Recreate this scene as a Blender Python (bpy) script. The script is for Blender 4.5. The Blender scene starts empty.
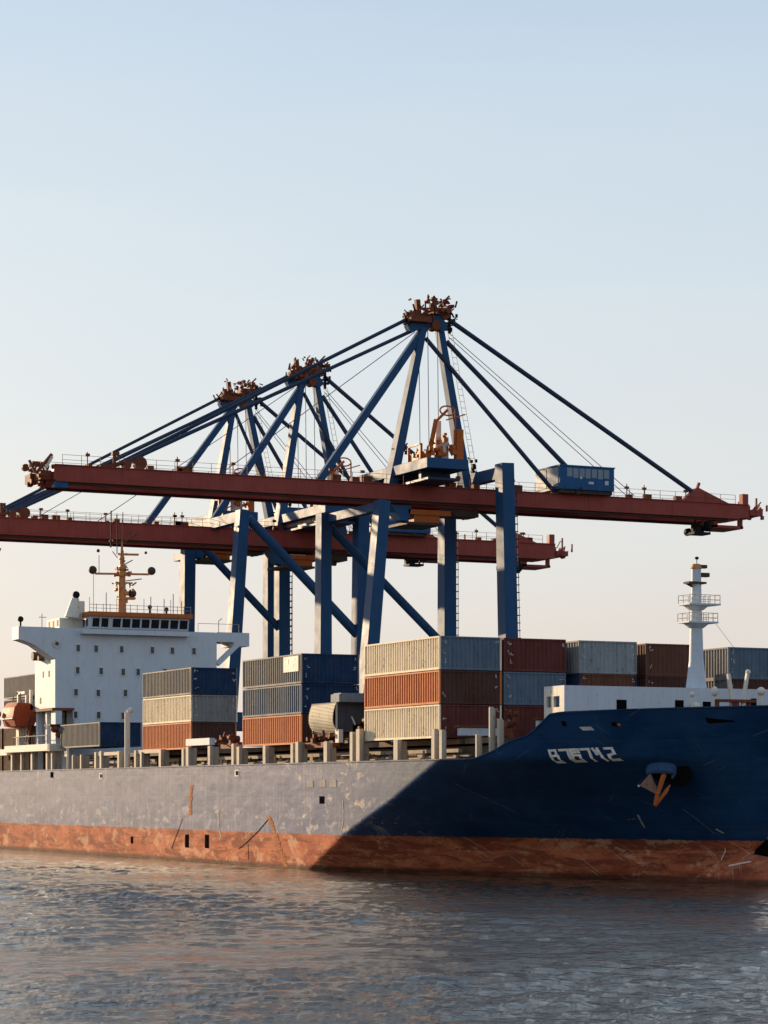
import bpy, bmesh, math, random
from mathutils import Vector, Matrix
R_ = math.radians
scene = bpy.context.scene
COL = scene.collection

# ---------------------------------------------------------------- camera, sky, sun, exposure
CAM = Vector((170.87, -85.57, 6.5))
FWD = Vector((-0.904, 0.428, 0)).normalized()
RGT = Vector((0.428, 0.904, 0)).normalized()
cam_d = bpy.data.cameras.new('camera'); cam = bpy.data.objects.new('camera', cam_d); COL.objects.link(cam)
cam_d.sensor_fit = 'HORIZONTAL'; cam_d.sensor_width = 36.0; cam_d.lens = 2500 / 768 * 36
cam_d.shift_y = 281 / 768; cam_d.clip_start = 1; cam_d.clip_end = 30000
cam.location = CAM
cam.rotation_euler = FWD.to_track_quat('-Z', 'Y').to_euler()
scene.camera = cam

SUN_EL = 11.0; SKY_K = 7.1
sun_dir = Vector((-0.953, -0.303, math.tan(R_(SUN_EL)))).normalized()     # towards the sun
world = bpy.data.worlds.new('World'); scene.world = world; world.use_nodes = True
nt = world.node_tree; nt.nodes.clear()
sky = nt.nodes.new('ShaderNodeTexSky'); sky.sky_type = 'NISHITA'; sky.sun_disc = False
sky.sun_elevation = R_(SUN_EL); sky.sun_rotation = math.atan2(sun_dir.x, sun_dir.y)
sky.air_density = 1.0; sky.dust_density = 2.2; sky.ozone_density = 1.6; sky.altitude = 0
tcw = nt.nodes.new('ShaderNodeTexCoord'); sepw = nt.nodes.new('ShaderNodeSeparateXYZ'); nt.links.new(tcw.outputs['Generated'], sepw.inputs[0])
crw = nt.nodes.new('ShaderNodeValToRGB'); nzw = nt.nodes.new('ShaderNodeTexNoise'); mpw = nt.nodes.new('ShaderNodeMapping'); mpw.inputs['Scale'].default_value = (3, 3, 14); mpw.inputs['Rotation'].default_value = (.25, .2, 0)
nt.links.new(tcw.outputs['Generated'], mpw.inputs[0]); nt.links.new(mpw.outputs[0], nzw.inputs['Vector']); nzw.inputs['Scale'].default_value = 1.3; nzw.inputs['Detail'].default_value = 6
maw = nt.nodes.new('ShaderNodeMath'); maw.operation = 'MULTIPLY_ADD'; maw.inputs[1].default_value = .10; maw2 = nt.nodes.new('ShaderNodeMath'); maw2.operation = 'ADD'; maw2.inputs[1].default_value = -.05
nt.links.new(nzw.outputs['Fac'], maw.inputs[0]); nt.links.new(sepw.outputs[2], maw.inputs[2]); nt.links.new(maw.outputs[0], maw2.inputs[0]); nt.links.new(maw2.outputs[0], crw.inputs[0])      # pale thin high haze over the clear sky, by elevation
for k, (pos, c) in enumerate(((0.0, (.76, .645, .60)), (0.05, (.74, .675, .645)), (0.12, (.73, .735, .735)), (0.20, (.665, .735, .785)), (0.34, (.47, .61, .77)), (1.0, (.22, .36, .60)))):
    e = crw.color_ramp.elements[k] if k < 2 else crw.color_ramp.elements.new(pos)
    e.position = pos; e.color = (*c, 1)
scw = nt.nodes.new('ShaderNodeVectorMath'); scw.operation = 'SCALE'; scw.inputs[3].default_value = SKY_K; nt.links.new(crw.outputs[0], scw.inputs[0])
mxw = nt.nodes.new('ShaderNodeMix'); mxw.data_type = 'RGBA'; mxw.inputs[0].default_value = 0.84
nt.links.new(sky.outputs[0], mxw.inputs[6]); nt.links.new(scw.outputs[0], mxw.inputs[7])
bg = nt.nodes.new('ShaderNodeBackground'); bg.inputs['Strength'].default_value = 0.10
wo = nt.nodes.new('ShaderNodeOutputWorld')
nt.links.new(mxw.outputs[2], bg.inputs[0]); nt.links.new(bg.outputs[0], wo.inputs[0])
sd = bpy.data.lights.new('sun', 'SUN'); sd.energy = 5.0; sd.angle = R_(0.6); sd.color = (1.0, 0.74, 0.46)
so = bpy.data.objects.new('sun', sd); COL.objects.link(so); so.location = (-100, -60, 80)
so.rotation_euler = (-sun_dir).to_track_quat('-Z', 'Y').to_euler()
scene.view_settings.view_transform = 'Standard'; scene.view_settings.look = 'None'
scene.view_settings.gamma = 1; scene.view_settings.use_curve_mapping = False
scene.view_settings.exposure = 0.62

# ---------------------------------------------------------------- mesh helpers
class MB:
    def __init__(s): s.v = []; s.f = []
    def add(s, vs, fs):
        o = len(s.v); s.v += [tuple(v) for v in vs]; s.f += [tuple(i + o for i in f) for f in fs]; return s
    def box(s, x0, x1, y0, y1, z0, z1):
        x0, x1 = min(x0, x1), max(x0, x1); y0, y1 = min(y0, y1), max(y0, y1); z0, z1 = min(z0, z1), max(z0, z1)
        vs = [(x, y, z) for z in (z0, z1) for y in (y0, y1) for x in (x0, x1)]
        return s.add(vs, [(0, 2, 3, 1), (4, 5, 7, 6), (0, 1, 5, 4), (2, 6, 7, 3), (0, 4, 6, 2), (1, 3, 7, 5)])
    def bar(s, a, b, w, h=None, w2=None, h2=None, side=None):
        """rectangular beam a->b; w across (horizontal), h in the other direction"""
        a = Vector(a); b = Vector(b); h = h or w; w2 = w2 or w; h2 = h2 or h
        d = (b - a).normalized()
        if side is None:
            side = d.cross(Vector((0, 0, 1)))
            if side.length < 0.05: side = Vector((1, 0, 0))
        side = (Vector(side) - d * d.dot(Vector(side))).normalized(); up = side.cross(d).normalized()
        vs = []
        for p, ww, hh in ((a, w, h), (b, w2, h2)):
            for i, j in ((-1, -1), (1, -1), (1, 1), (-1, 1)):
                vs.append(p + side * (i * ww / 2) + up * (j * hh / 2))
        return s.add(vs, [(0, 1, 2, 3), (7, 6, 5, 4), (0, 4, 5, 1), (1, 5, 6, 2), (2, 6, 7, 3), (3, 7, 4, 0)])
    def tube(s, a, b, r, r2=None, n=10, cap=True):
        a = Vector(a); b = Vector(b); r2 = r if r2 is None else r2
        d = (b - a).normalized(); u = d.orthogonal().normalized(); w = d.cross(u)
        vs = []
        for p, rr in ((a, r), (b, r2)):
            for k in range(n):
                t = 2 * math.pi * k / n
                vs.append(p + (u * math.cos(t) + w * math.sin(t)) * rr)
        fs = [(k, (k + 1) % n, n + (k + 1) % n, n + k) for k in range(n)]
        if cap: fs += [tuple(range(n))[::-1], tuple(range(n, 2 * n))]
        return s.add(vs, fs)
    def path(s, pts, r, n=6):
        for a, b in zip(pts, pts[1:]): s.tube(a, b, r, n=n)
        return s
    def ball(s, c, r, n=10, m=7, sz=1.0, sx=1.0, sy=1.0):
        vs = []; fs = []
        for i in range(m + 1):
            th = math.pi * i / m
            for k in range(n):
                t = 2 * math.pi * k / n
                vs.append((c[0] + r * sx * math.sin(th) * math.cos(t), c[1] + r * sy * math.sin(th) * math.sin(t), c[2] + r * sz * math.cos(th)))
        for i in range(m):
            for k in range(n):
                fs.append((i * n + k, (i + 1) * n + k, (i + 1) * n + (k + 1) % n, i * n + (k + 1) % n))
        return s.add(vs, fs)
    def prism(s, pts, axis, a0, a1):
        """polygon (list of 2D pts) extruded along 'x' (pts=(y,z)) or 'y' (pts=(x,z)) or 'z' (pts=(x,y))"""
        def mk(p, a): return {'x': (a, p[0], p[1]), 'y': (p[0], a, p[1]), 'z': (p[0], p[1], a)}[axis]
        n = len(pts); vs = [mk(p, a0) for p in pts] + [mk(p, a1) for p in pts]
        return s.add(vs, [tuple(range(n)), tuple(range(2 * n - 1, n - 1, -1))] + [(k, n + k, n + (k + 1) % n, (k + 1) % n) for k in range(n)])
    def build(s, name, mat, parent=None, smooth=False, bevel=0):
        me = bpy.data.meshes.new(name)
        base = Vector((0, 0, 0)); p = parent
        while p: base += Vector(p.location); p = p.parent
        me.from_pydata([Vector(v) - base for v in s.v], [], s.f)
        bm = bmesh.new(); bm.from_mesh(me)
        bmesh.ops.remove_doubles(bm, verts=bm.verts, dist=1e-5)
        bmesh.ops.recalc_face_normals(bm, faces=bm.faces)
        bm.to_mesh(me); bm.free()
        mats = mat if isinstance(mat, (list, tuple)) else [mat]
        for m in mats: me.materials.append(m)
        if smooth:
            for p_ in me.polygons: p_.use_smooth = True
            me.set_sharp_from_angle(angle=R_(38))
        o = bpy.data.objects.new(name, me); COL.objects.link(o)
        if parent: o.parent = parent
        if bevel:
            b = o.modifiers.new('bevel', 'BEVEL'); b.width = bevel; b.segments = 1; b.limit_method = 'ANGLE'
        return o

def tag(o, label=None, cat=None, group=None, kind=None):
    if label: o['label'] = label
    if cat: o['category'] = cat
    if group: o['group'] = group
    if kind: o['kind'] = kind
    return o
def thing(name, loc, label, cat, group=None):
    o = bpy.data.objects.new(name, None); COL.objects.link(o); o.location = loc; o.empty_display_size = 0.5
    return tag(o, label, cat, group)

# ---------------------------------------------------------------- materials
def newmat(name):
    m = bpy.data.materials.new(name); m.use_nodes = True
    return m, m.node_tree, m.node_tree.nodes['Principled BSDF']
class NB:
    """tiny node builder"""
    def __init__(s, nt): s.nt = nt; s.tc = nt.nodes.new('ShaderNodeTexCoord')
    def n(s, t, **k):
        nd = s.nt.nodes.new(t)
        for a, b in k.items(): setattr(nd, a, b)
        return nd
    def l(s, a, b): s.nt.links.new(a, b)
    def mapping(s, scale, loc=(0, 0, 0)):
        m = s.n('ShaderNodeMapping'); m.inputs['Scale'].default_value = scale; m.inputs['Location'].default_value = loc
        s.l(s.tc.outputs['Object'], m.inputs[0]); return m.outputs[0]
    def noise(s, scale, vec=None, detail=5, rough=0.6, dist=0.0):
        t = s.n('ShaderNodeTexNoise'); t.inputs['Scale'].default_value = scale; t.inputs['Detail'].default_value = detail
        t.inputs['Roughness'].default_value = rough; t.inputs['Distortion'].default_value = dist
        s.l(vec if vec else s.tc.outputs['Object'], t.inputs['Vector']); return t.outputs['Fac']
    def ramp(s, fac, a, b, lo=0.0, hi=1.0):
        m = s.n('ShaderNodeMapRange'); m.clamp = True
        m.inputs[1].default_value = a; m.inputs[2].default_value = b; m.inputs[3].default_value = lo; m.inputs[4].default_value = hi
        s.l(fac, m.inputs[0]); return m.outputs[0]
    def math(s, op, a, b=None):
        m = s.n('ShaderNodeMath', operation=op)
        for i, v in enumerate((a, b)):
            if v is None: continue
            if isinstance(v, (int, float)): m.inputs[i].default_value = v
            else: s.l(v, m.inputs[i])
        return m.outputs[0]
    def mix(s, fac, a, b):
        m = s.n('ShaderNodeMix', data_type='RGBA')
        if isinstance(fac, (int, float)): m.inputs[0].default_value = fac
        else: s.l(fac, m.inputs[0])
        for i, v in ((6, a), (7, b)):
            if isinstance(v, (tuple, list)): m.inputs[i].default_value = (*v[:3], 1)
            else: s.l(v, m.inputs[i])
        return m.outputs[2]
    def bump(s, h, strength, dist, prev=None):
        b = s.n('ShaderNodeBump'); b.inputs['Strength'].default_value = strength; b.inputs['Distance'].default_value = dist
        s.l(h, b.inputs['Height'])
        if prev: s.l(prev, b.inputs['Normal'])
        return b.outputs[0]
RUST = (0.16, 0.055, 0.022)
def paint(name, col, rough=0.5, wear=0.35, rust=0.15, dirt=0.3, spec=0.07, seed=0.0, streak=True, metallic=0.0, bump=0.02, rusty=RUST):
    m, nt, p = newmat(name); b = NB(nt)
    v = b.mapping((1, 1, 1), (seed * 7.3, seed * 3.1, seed))
    vs = b.mapping((2.2, 2.2, 0.22), (seed * 5.1, seed, 0))
    big = b.noise(0.45, v, 4); fine = b.noise(3.5, v, 6, 0.7); st = b.noise(1.6, vs, 5, 0.65)
    light = tuple(min(1, c * 1.25 + 0.03) for c in col); dark = tuple(c * 0.55 for c in col)
    c = b.mix(b.ramp(big, 0.35, 0.7, 0, wear), col, light)
    c = b.mix(b.math('MULTIPLY', b.ramp(st, 0.48, 0.75), dirt), c, dark)
    r = b.math('MULTIPLY', b.ramp(fine, 0.55, 0.63), b.ramp(st, 0.46, 0.58))
    r = b.math('MULTIPLY', r, rust)
    c = b.mix(r, c, rusty)
    b.l(c, p.inputs['Base Color'])
    b.l(b.ramp(big, 0.3, 0.7, rough - 0.05, rough + 0.07), p.inputs['Roughness'])
    p.inputs['Specular IOR Level'].default_value = spec; p.inputs['Metallic'].default_value = metallic
    if bump: b.l(b.bump(b.noise(1.3, v, 4), 0.5, bump), p.inputs['Normal'])
    return m
def plain(name, col, rough=0.6, metallic=0.0):
    m, nt, p = newmat(name); b = NB(nt); p.inputs['Specular IOR Level'].default_value = .5 if rough < .4 else .05
    c = b.mix(b.ramp(b.noise(2.5, None, 5), 0.3, 0.7), tuple(x * 0.7 for x in col), tuple(min(1, x * 1.2) for x in col))
    b.l(c, p.inputs['Base Color']); p.inputs['Roughness'].default_value = rough; p.inputs['Metallic'].default_value = metallic
    return m
M = {}
M['blue'] = paint('crane_blue_paint', (0.019, 0.068, 0.155), 0.55, 0.25, 0.05, 0.35, spec=.11, bump=0.004)
M['stay'] = paint('stay_dark_blue_paint', (0.026, 0.045, 0.080), 0.45, 0.3, 0.2, 0.3)
M['maroon'] = paint('boom_maroon_paint', (0.28, 0.058, 0.043), 0.5, 0.35, 0.35, 0.4)
M['rustbrown'] = paint('rusty_brown_steel', (0.165, 0.046, 0.022), 0.65, 0.5, 0.6, 0.5)
M['orange'] = paint('orange_machine_paint', (0.42, 0.105, 0.025), 0.5, 0.4, 0.4, 0.4)
M['white'] = paint('ship_white_paint', (0.52, 0.55, 0.585), 0.45, 0.3, 0.22, 0.16)
M['creamwhite'] = paint('cream_white_paint', (0.66, 0.60, 0.50), 0.5, 0.3, 0.5, 0.3)
M['post'] = paint('stanchion_grey_beige', (0.46, 0.39, 0.30), 0.6, 0.4, 0.8, 0.5)
M['clutter'] = paint('deck_clutter_brown', (0.15, 0.11, 0.08), 0.75, 0.6, 0.9, 0.6)
M['clutter2'] = paint('coaming_beige', (0.32, 0.26, 0.19), 0.7, 0.6, 0.9, 0.7)
M['dark'] = plain('black_steel', (0.015, 0.015, 0.017), 0.6)
M['galv'] = plain('galvanised_steel', (0.30, 0.30, 0.30), 0.5, 0.4)
M['rope'] = plain('steel_rope', (0.10, 0.10, 0.11), 0.6)
M['glass'] = plain('dark_window_glass', (0.012, 0.014, 0.018), 0.12)
M['mast'] = paint('ochre_mast_paint', (0.50, 0.22, 0.085), 0.5, 0.4, 0.5, 0.4)
M['roof'] = paint('orange_roof_paint', (0.42, 0.12, 0.03), 0.5, 0.4, 0.2, 0.3)
M['life'] = paint('faded_orange_lifeboat', (0.34, 0.062, 0.024), 0.6, 0.4, 0.2, 0.4)
M['deckred'] = paint('deck_red_oxide', (0.17, 0.06, 0.04), 0.7, 0.4, 0.4, 0.4)
M['mark'] = plain('pale_marking_paint', (0.55, 0.53, 0.50), 0.6)
M['name'] = plain('name_white_paint', (0.80, 0.74, 0.66), 0.55)
M['scratch'] = plain('bare_scratched_steel', (0.34, 0.30, 0.27), 0.5)
M['slot'] = plain('dark_opening', (0.008, 0.006, 0.006), 1.0)
M['slot'].node_tree.nodes['Principled BSDF'].inputs['Specular IOR Level'].default_value = 0
M['patch'] = plain('faded_patch_paint', (0.30, 0.27, 0.25), 0.7)
M['rustmark'] = plain('rust_orange_mark', (0.42, 0.15, 0.05), 0.8)
M['house'] = paint('machine_house_blue', (0.02, 0.085, 0.20), 0.4, 0.3, 0.15, 0.2)
M['housepanel'] = paint('machine_house_grey_panel', (0.20, 0.24, 0.28), 0.45, 0.4, 0.2, 0.3)
M['mech'] = paint('greasy_dark_machinery', (0.07, 0.045, 0.035), 0.6, 0.4, 0.6, 0.4)

def hull_material():
    m, nt, p = newmat('weathered_hull_paint'); b = NB(nt)
    sep = b.n('ShaderNodeSeparateXYZ'); b.l(b.tc.outputs['Object'], sep.inputs[0]); z = sep.outputs[2]; x = sep.outputs[0]
    v = b.mapping((1, 1, 1)); hs = b.mapping((0.16, 0.16, 1.0)); vs = b.mapping((1.5, 1.5, 0.12))
    n1 = b.noise(0.22, v, 6, 0.6, 0.6); n2 = b.noise(1.1, hs, 7, 0.7, 0.8); n3 = b.noise(1.3, vs, 6, 0.65); n4 = b.noise(2.8, v, 8, 0.75, 0.2)
    n5 = b.noise(0.55, b.mapping((0.5, 0.5, 1.0), (31, 4, 7)), 8, 0.7, 0.3)
    aft = b.ramp(x, 33, 52, 1, 0)                      # object x: scuffs plus painted-in sunlit tone on midbody, ending where bow shade starts
    def rotmap(sc, ang, loc):
        mp = b.n('ShaderNodeMapping'); mp.vector_type = 'TEXTURE'; mp.inputs['Rotation'].default_value = (0, ang, 0); mp.inputs['Scale'].default_value = sc; mp.inputs['Location'].default_value = loc
        b.l(b.tc.outputs['Object'], mp.inputs[0]); return mp.outputs[0]
    scr1 = b.noise(1.0, rotmap((5.0, 5.0, .16), 0.75, (1, 2, 3)), 4, .6); scr2 = b.noise(1.0, rotmap((4.0, 4.0, .14), -0.5, (7, 2, 5)), 4, .6)
    scuff = b.noise(1.0, b.mapping((.55, .55, .95), (11, 5, 2)), 9, .74, .25)
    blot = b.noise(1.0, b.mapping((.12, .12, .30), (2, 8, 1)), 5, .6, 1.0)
    # blue topsides
    c = b.mix(b.ramp(n1, 0.35, 0.65), (0.007, 0.032, 0.088), (0.015, 0.052, 0.122))
    c = b.mix(b.ramp(n2, 0.50, 0.72, 0, 0.45), c, (0.030, 0.070, 0.135))
    c = b.mix(b.math('MULTIPLY', b.ramp(blot, 0.30, 0.52, 0.45, 0.95), aft), c, (0.062, 0.086, 0.190))       # lavender sunlit tone painted into the navy
    c = b.mix(b.math('MULTIPLY', b.ramp(n2, 0.47, 0.55, 0, 0.75), aft), c, (0.030, 0.052, 0.135))
    c = b.mix(b.math('MULTIPLY', b.ramp(scuff, 0.54, 0.60, 0, 0.8), b.math('MULTIPLY', aft, b.ramp(z, 6.2, 4.4, .12, 1))), c, (0.36, 0.34, 0.36))
    c = b.mix(b.math('MULTIPLY', b.ramp(scuff, 0.555, 0.575, 0, 0.9), b.math('MULTIPLY', b.ramp(n5, 0.47, 0.53), b.math('MULTIPLY', b.ramp(x, 24, 32), b.ramp(x, 50, 42)))), c, (0.44, 0.36, 0.27))
    c = b.mix(b.math('MULTIPLY', b.ramp(n3, 0.53, 0.62, 0, 0.5), aft), c, (0.20, 0.18, 0.20))
    c = b.mix(b.ramp(scr1, 0.67, 0.70, 0, 0.40), c, (0.16, 0.19, 0.24)); c = b.mix(b.ramp(scr2, 0.68, 0.71, 0, 0.35), c, (0.18, 0.19, 0.22))
    # red boot topping
    r = b.mix(b.ramp(n1, 0.35, 0.65), (0.36, 0.085, 0.042), (0.54, 0.17, 0.078))
    r = b.mix(b.ramp(scuff, 0.50, 0.64, 0, 0.6), r, (0.62, 0.28, 0.13))
    r = b.mix(b.ramp(n2, 0.48, 0.56, 0, 0.75), r, (0.17, 0.045, 0.026))
    r = b.mix(b.ramp(n4, 0.55, 0.64, 0, 0.55), r, (0.11, 0.030, 0.016))
    r = b.mix(b.ramp(n5, 0.56, 0.61, 0, 0.6), r, (0.66, 0.38, 0.22))
    r = b.mix(b.ramp(scr1, 0.64, 0.67, 0, 0.55), r, (0.58, 0.40, 0.28)); r = b.mix(b.ramp(scr2, 0.64, 0.68, 0, 0.5), r, (0.12, 0.035, 0.02))
    zz = b.math('ADD', z, b.math('ADD', b.math('MULTIPLY', b.math('SUBTRACT', n4, 0.5), 0.35), b.math('MULTIPLY', b.math('SUBTRACT', n3, 0.5), 0.3)))
    f = b.ramp(zz, 3.00, 3.08)
    col = b.mix(f, r, c)
    wet = b.ramp(b.math('ADD', z, b.math('MULTIPLY', b.math('SUBTRACT', n2, 0.5), 0.7)), 0.25, 0.5, 0.75, 0)
    col = b.mix(wet, col, (0.035, 0.022, 0.015))
    # weld seams: plate strakes
    br = b.n('ShaderNodeTexBrick'); br.offset = 0.5
    cmb = b.n('ShaderNodeCombineXYZ'); b.l(x, cmb.inputs[0]); b.l(z, cmb.inputs[1]); b.l(cmb.outputs[0], br.inputs['Vector'])
    br.inputs['Scale'].default_value = 1.0; br.inputs['Brick Width'].default_value = 9.0; br.inputs['Row Height'].default_value = 2.05
    br.inputs['Mortar Size'].default_value = 0.022; br.inputs['Mortar Smooth'].default_value = 0.4
    br.inputs['Color1'].default_value = br.inputs['Color2'].default_value = (1, 1, 1, 1); br.inputs['Mortar'].default_value = (0, 0, 0, 1)
    col = b.mix(b.math('MULTIPLY', br.outputs['Fac'], 0.35), col, (0.09, 0.07, 0.07))
    b.l(col, p.inputs['Base Color'])
    b.l(b.math('ADD', 0.012, b.math('MULTIPLY', f, 0.034)), p.inputs['Specular IOR Level'])
    b.l(b.math('ADD', b.ramp(n2, 0.3, 0.7, 0.44, 0.56), b.math('MULTIPLY', b.math('SUBTRACT', n4, 0.5), 0.25)), p.inputs['Roughness'])
    h = b.noise(0.5, b.mapping((0.6, 0.6, 1.0)), 3, 0.5)
    bm1 = b.bump(h, 0.55, 0.10)
    bm2 = b.bump(n4, 0.25, 0.02, bm1)
    bm3 = b.bump(br.outputs['Fac'], 0.5, -0.02, bm2)
    b.l(bm3, p.inputs['Normal'])
    return m
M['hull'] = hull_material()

def water_material():
    m, nt, p = newmat('harbour_water'); b = NB(nt)
    p.inputs['Base Color'].default_value = (0.034, 0.027, 0.021, 1); p.inputs['Roughness'].default_value = 0.04
    p.inputs['IOR'].default_value = 1.27
    v = b.tc.outputs['Object']
    w1 = b.noise(0.55, v, 3, 0.55, 0.3); w2 = b.noise(2.2, v, 4, 0.6, 0.4); w3 = b.noise(8.0, v, 3, 0.6)
    patch = b.ramp(b.noise(0.035, v, 3), 0.35, 0.65, 0.45, 1.0)
    bm1 = b.bump(w1, 0.55, 0.22)
    bm2 = b.bump(b.math('MULTIPLY', w2, patch), 0.8, 0.17, bm1)
    bm3 = b.bump(b.math('MULTIPLY', w3, patch), 0.6, 0.07, bm2)
    b.l(bm3, p.inputs['Normal'])
    return m
M['water'] = water_material()

# ---------------------------------------------------------------- the water, one sheet to the horizon
def water():
    import numpy as np
    rows = []; d = 40.0
    while d < 270: rows.append(d); d += 0.18 + d * 0.0016
    rows = [-3000, -600, -150, -40, 0, 20, 32] + rows + [300, 360, 450, 600, 900, 1500, 3000, 6000, 12000]
    fan = np.concatenate([[-9, -4, -1.5, -.8, -.45], np.linspace(-.27, .27, 471), [.45, .8, 1.5, 4, 9]])
    D = np.array(rows)[:, None]; W = np.maximum(D, 40.0)                       # the mesh is simply finer towards the ship
    C_ = fan[None, :] * np.where(D < 40, 40, np.where(D > 2000, 2000, W)) * np.where(np.abs(fan[None, :]) > .3, 3.0, 1.0)
    X = CAM.x + FWD.x * D + RGT.x * C_; Y = CAM.y + FWD.y * D + RGT.y * C_; Z = np.zeros_like(X)
    rng = random.Random(4)
    mod = 0.72 + 0.62 * np.sin(0.06 * X + 0.11 * Y + 1.7 * np.sin(0.043 * X - 0.05 * Y)) * np.sin(0.035 * X - 0.08 * Y + 1.0)
    for i in range(58):
        L = 0.95 * (1.034 ** i) * rng.uniform(0.9, 1.1)
        th = R_(rng.gauss(152, 46)); k = 2 * math.pi / L; ph = rng.uniform(0, 6.3)
        a = WAVE_A * L * (1.0 if L < 2.5 else (2.5 / L) ** .7)
        arg = k * (X * math.cos(th) + Y * math.sin(th)) + ph + 1.5 * np.sin(0.31 * X / L ** .5 + 0.27 * Y + ph)
        env = .8 + .2 * np.sin(.23 * X + .31 * Y + ph * 3) 
        Z += a * (np.sin(arg) + 0.3 * np.sin(2 * arg + 1.2)) * env * (mod if L < 6 else 1)
    fade = np.clip((D - 38) / 6, 0, 1) * np.clip((268 - D) / 30, 0, 1) * np.clip((.275 - np.abs(fan[None, :])) / .02, 0, 1)
    Z = Z * fade
    nr, nc = X.shape
    me = bpy.data.meshes.new('water')
    vs = np.stack([X, Y, Z], -1).reshape(-1, 3)
    idx = np.arange(nr * nc).reshape(nr, nc)
    f = np.stack([idx[:-1, :-1], idx[:-1, 1:], idx[1:, 1:], idx[1:, :-1]], -1).reshape(-1, 4)
    me.from_pydata(vs.tolist(), [], f.tolist()); me.materials.append(M['water'])
    me.polygons.foreach_set('use_smooth', [True] * len(me.polygons))
    o = bpy.data.objects.new('water', me); COL.objects.link(o); tag(o, kind='structure')
WAVE_A = 0.0046
water()

# quay behind the ship
q = MB().box(-1500, 1500, 33.4, 900, -6, 2.6)
tag(q.build('quay', paint('quay_concrete', (0.07, 0.065, 0.06), 0.95, 0.4, 0.2, 0.5, spec=0)), kind='structure')

# ---------------------------------------------------------------- hull form
def lerp(z, T):
    if z <= T[0][0]: return T[0][1]
    for (a, b), (c, d) in zip(T, T[1:]):
        if z <= c: return b + (d - b) * (z - a) / (c - a)
    return T[-1][1]
X0 = [(0, -22.5), (3, -15.5), (6, -6), (9, 2), (12.5, 2.5)]
XS = [(-2, 19), (1, 19.8), (2.3, 19.6), (3.2, 21.2), (4.5, 22.2), (6, 22.8), (9, 23.5), (12.5, 25.5)]
PA = [(0, 1.0), (3, 0.95), (6, 0.75), (9, 0.32), (12.5, 0.24)]
HB = 16.5; CY = 15.5; STERN = -137
TOP = [(4.5, 9.0), (5.9, 9.05), (7.6, 9.52), (9.3, 10.23), (11.1, 10.72), (12.1, 11.4), (13.1, 12.15), (13.9, 12.27), (25.5, 12.6)]
def hb(x, z):
    if x < -108:
        k = min(1, (-108 - x) / 29.0)
        return HB * (1 - (0.05 + 0.55 * max(0, (3.5 - z) / 5.5)) * k ** 2)
    a, s, w = lerp(z, X0), lerp(z, XS), lerp(z, PA)
    if x <= a: return HB
    q = (x - a) / (s - a)
    return 0.0 if q >= 1 else HB * (1 - w * q - (1 - w) * q ** 2.8)
def ztop(x): return lerp(x, TOP)
def near(x, z, off=0.0):
    """point on the near side of the hull, pushed out by off"""
    e = 0.05; y = CY - hb(x, z)
    n = Vector((-(hb(x - e, z) - hb(x + e, z)) / (2 * e) * -1, -1, -(hb(x, z + e) - hb(x, z - e)) / (2 * e) * -1))
    n = Vector((-(hb(x + e, z) - hb(x - e, z)) / (2 * e), -1, -(hb(x, z + e) - hb(x, z - e)) / (2 * e)))
    # y = CY - hb  ->  outward = (-dhb/dx * -1 ...): gradient of (y - CY + hb) reversed
    n = Vector((-(hb(x + e, z) - hb(x - e, z)) / (2 * e), -1.0, -(hb(x, z + e) - hb(x, z - e)) / (2 * e)))
    n.normalize()
    return Vector((x, y, z)) + n * off, n

ship = thing('container_ship', (-56, CY, 0), 'large blue container ship with rusty orange waterline and white bridge', 'ship')

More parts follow.
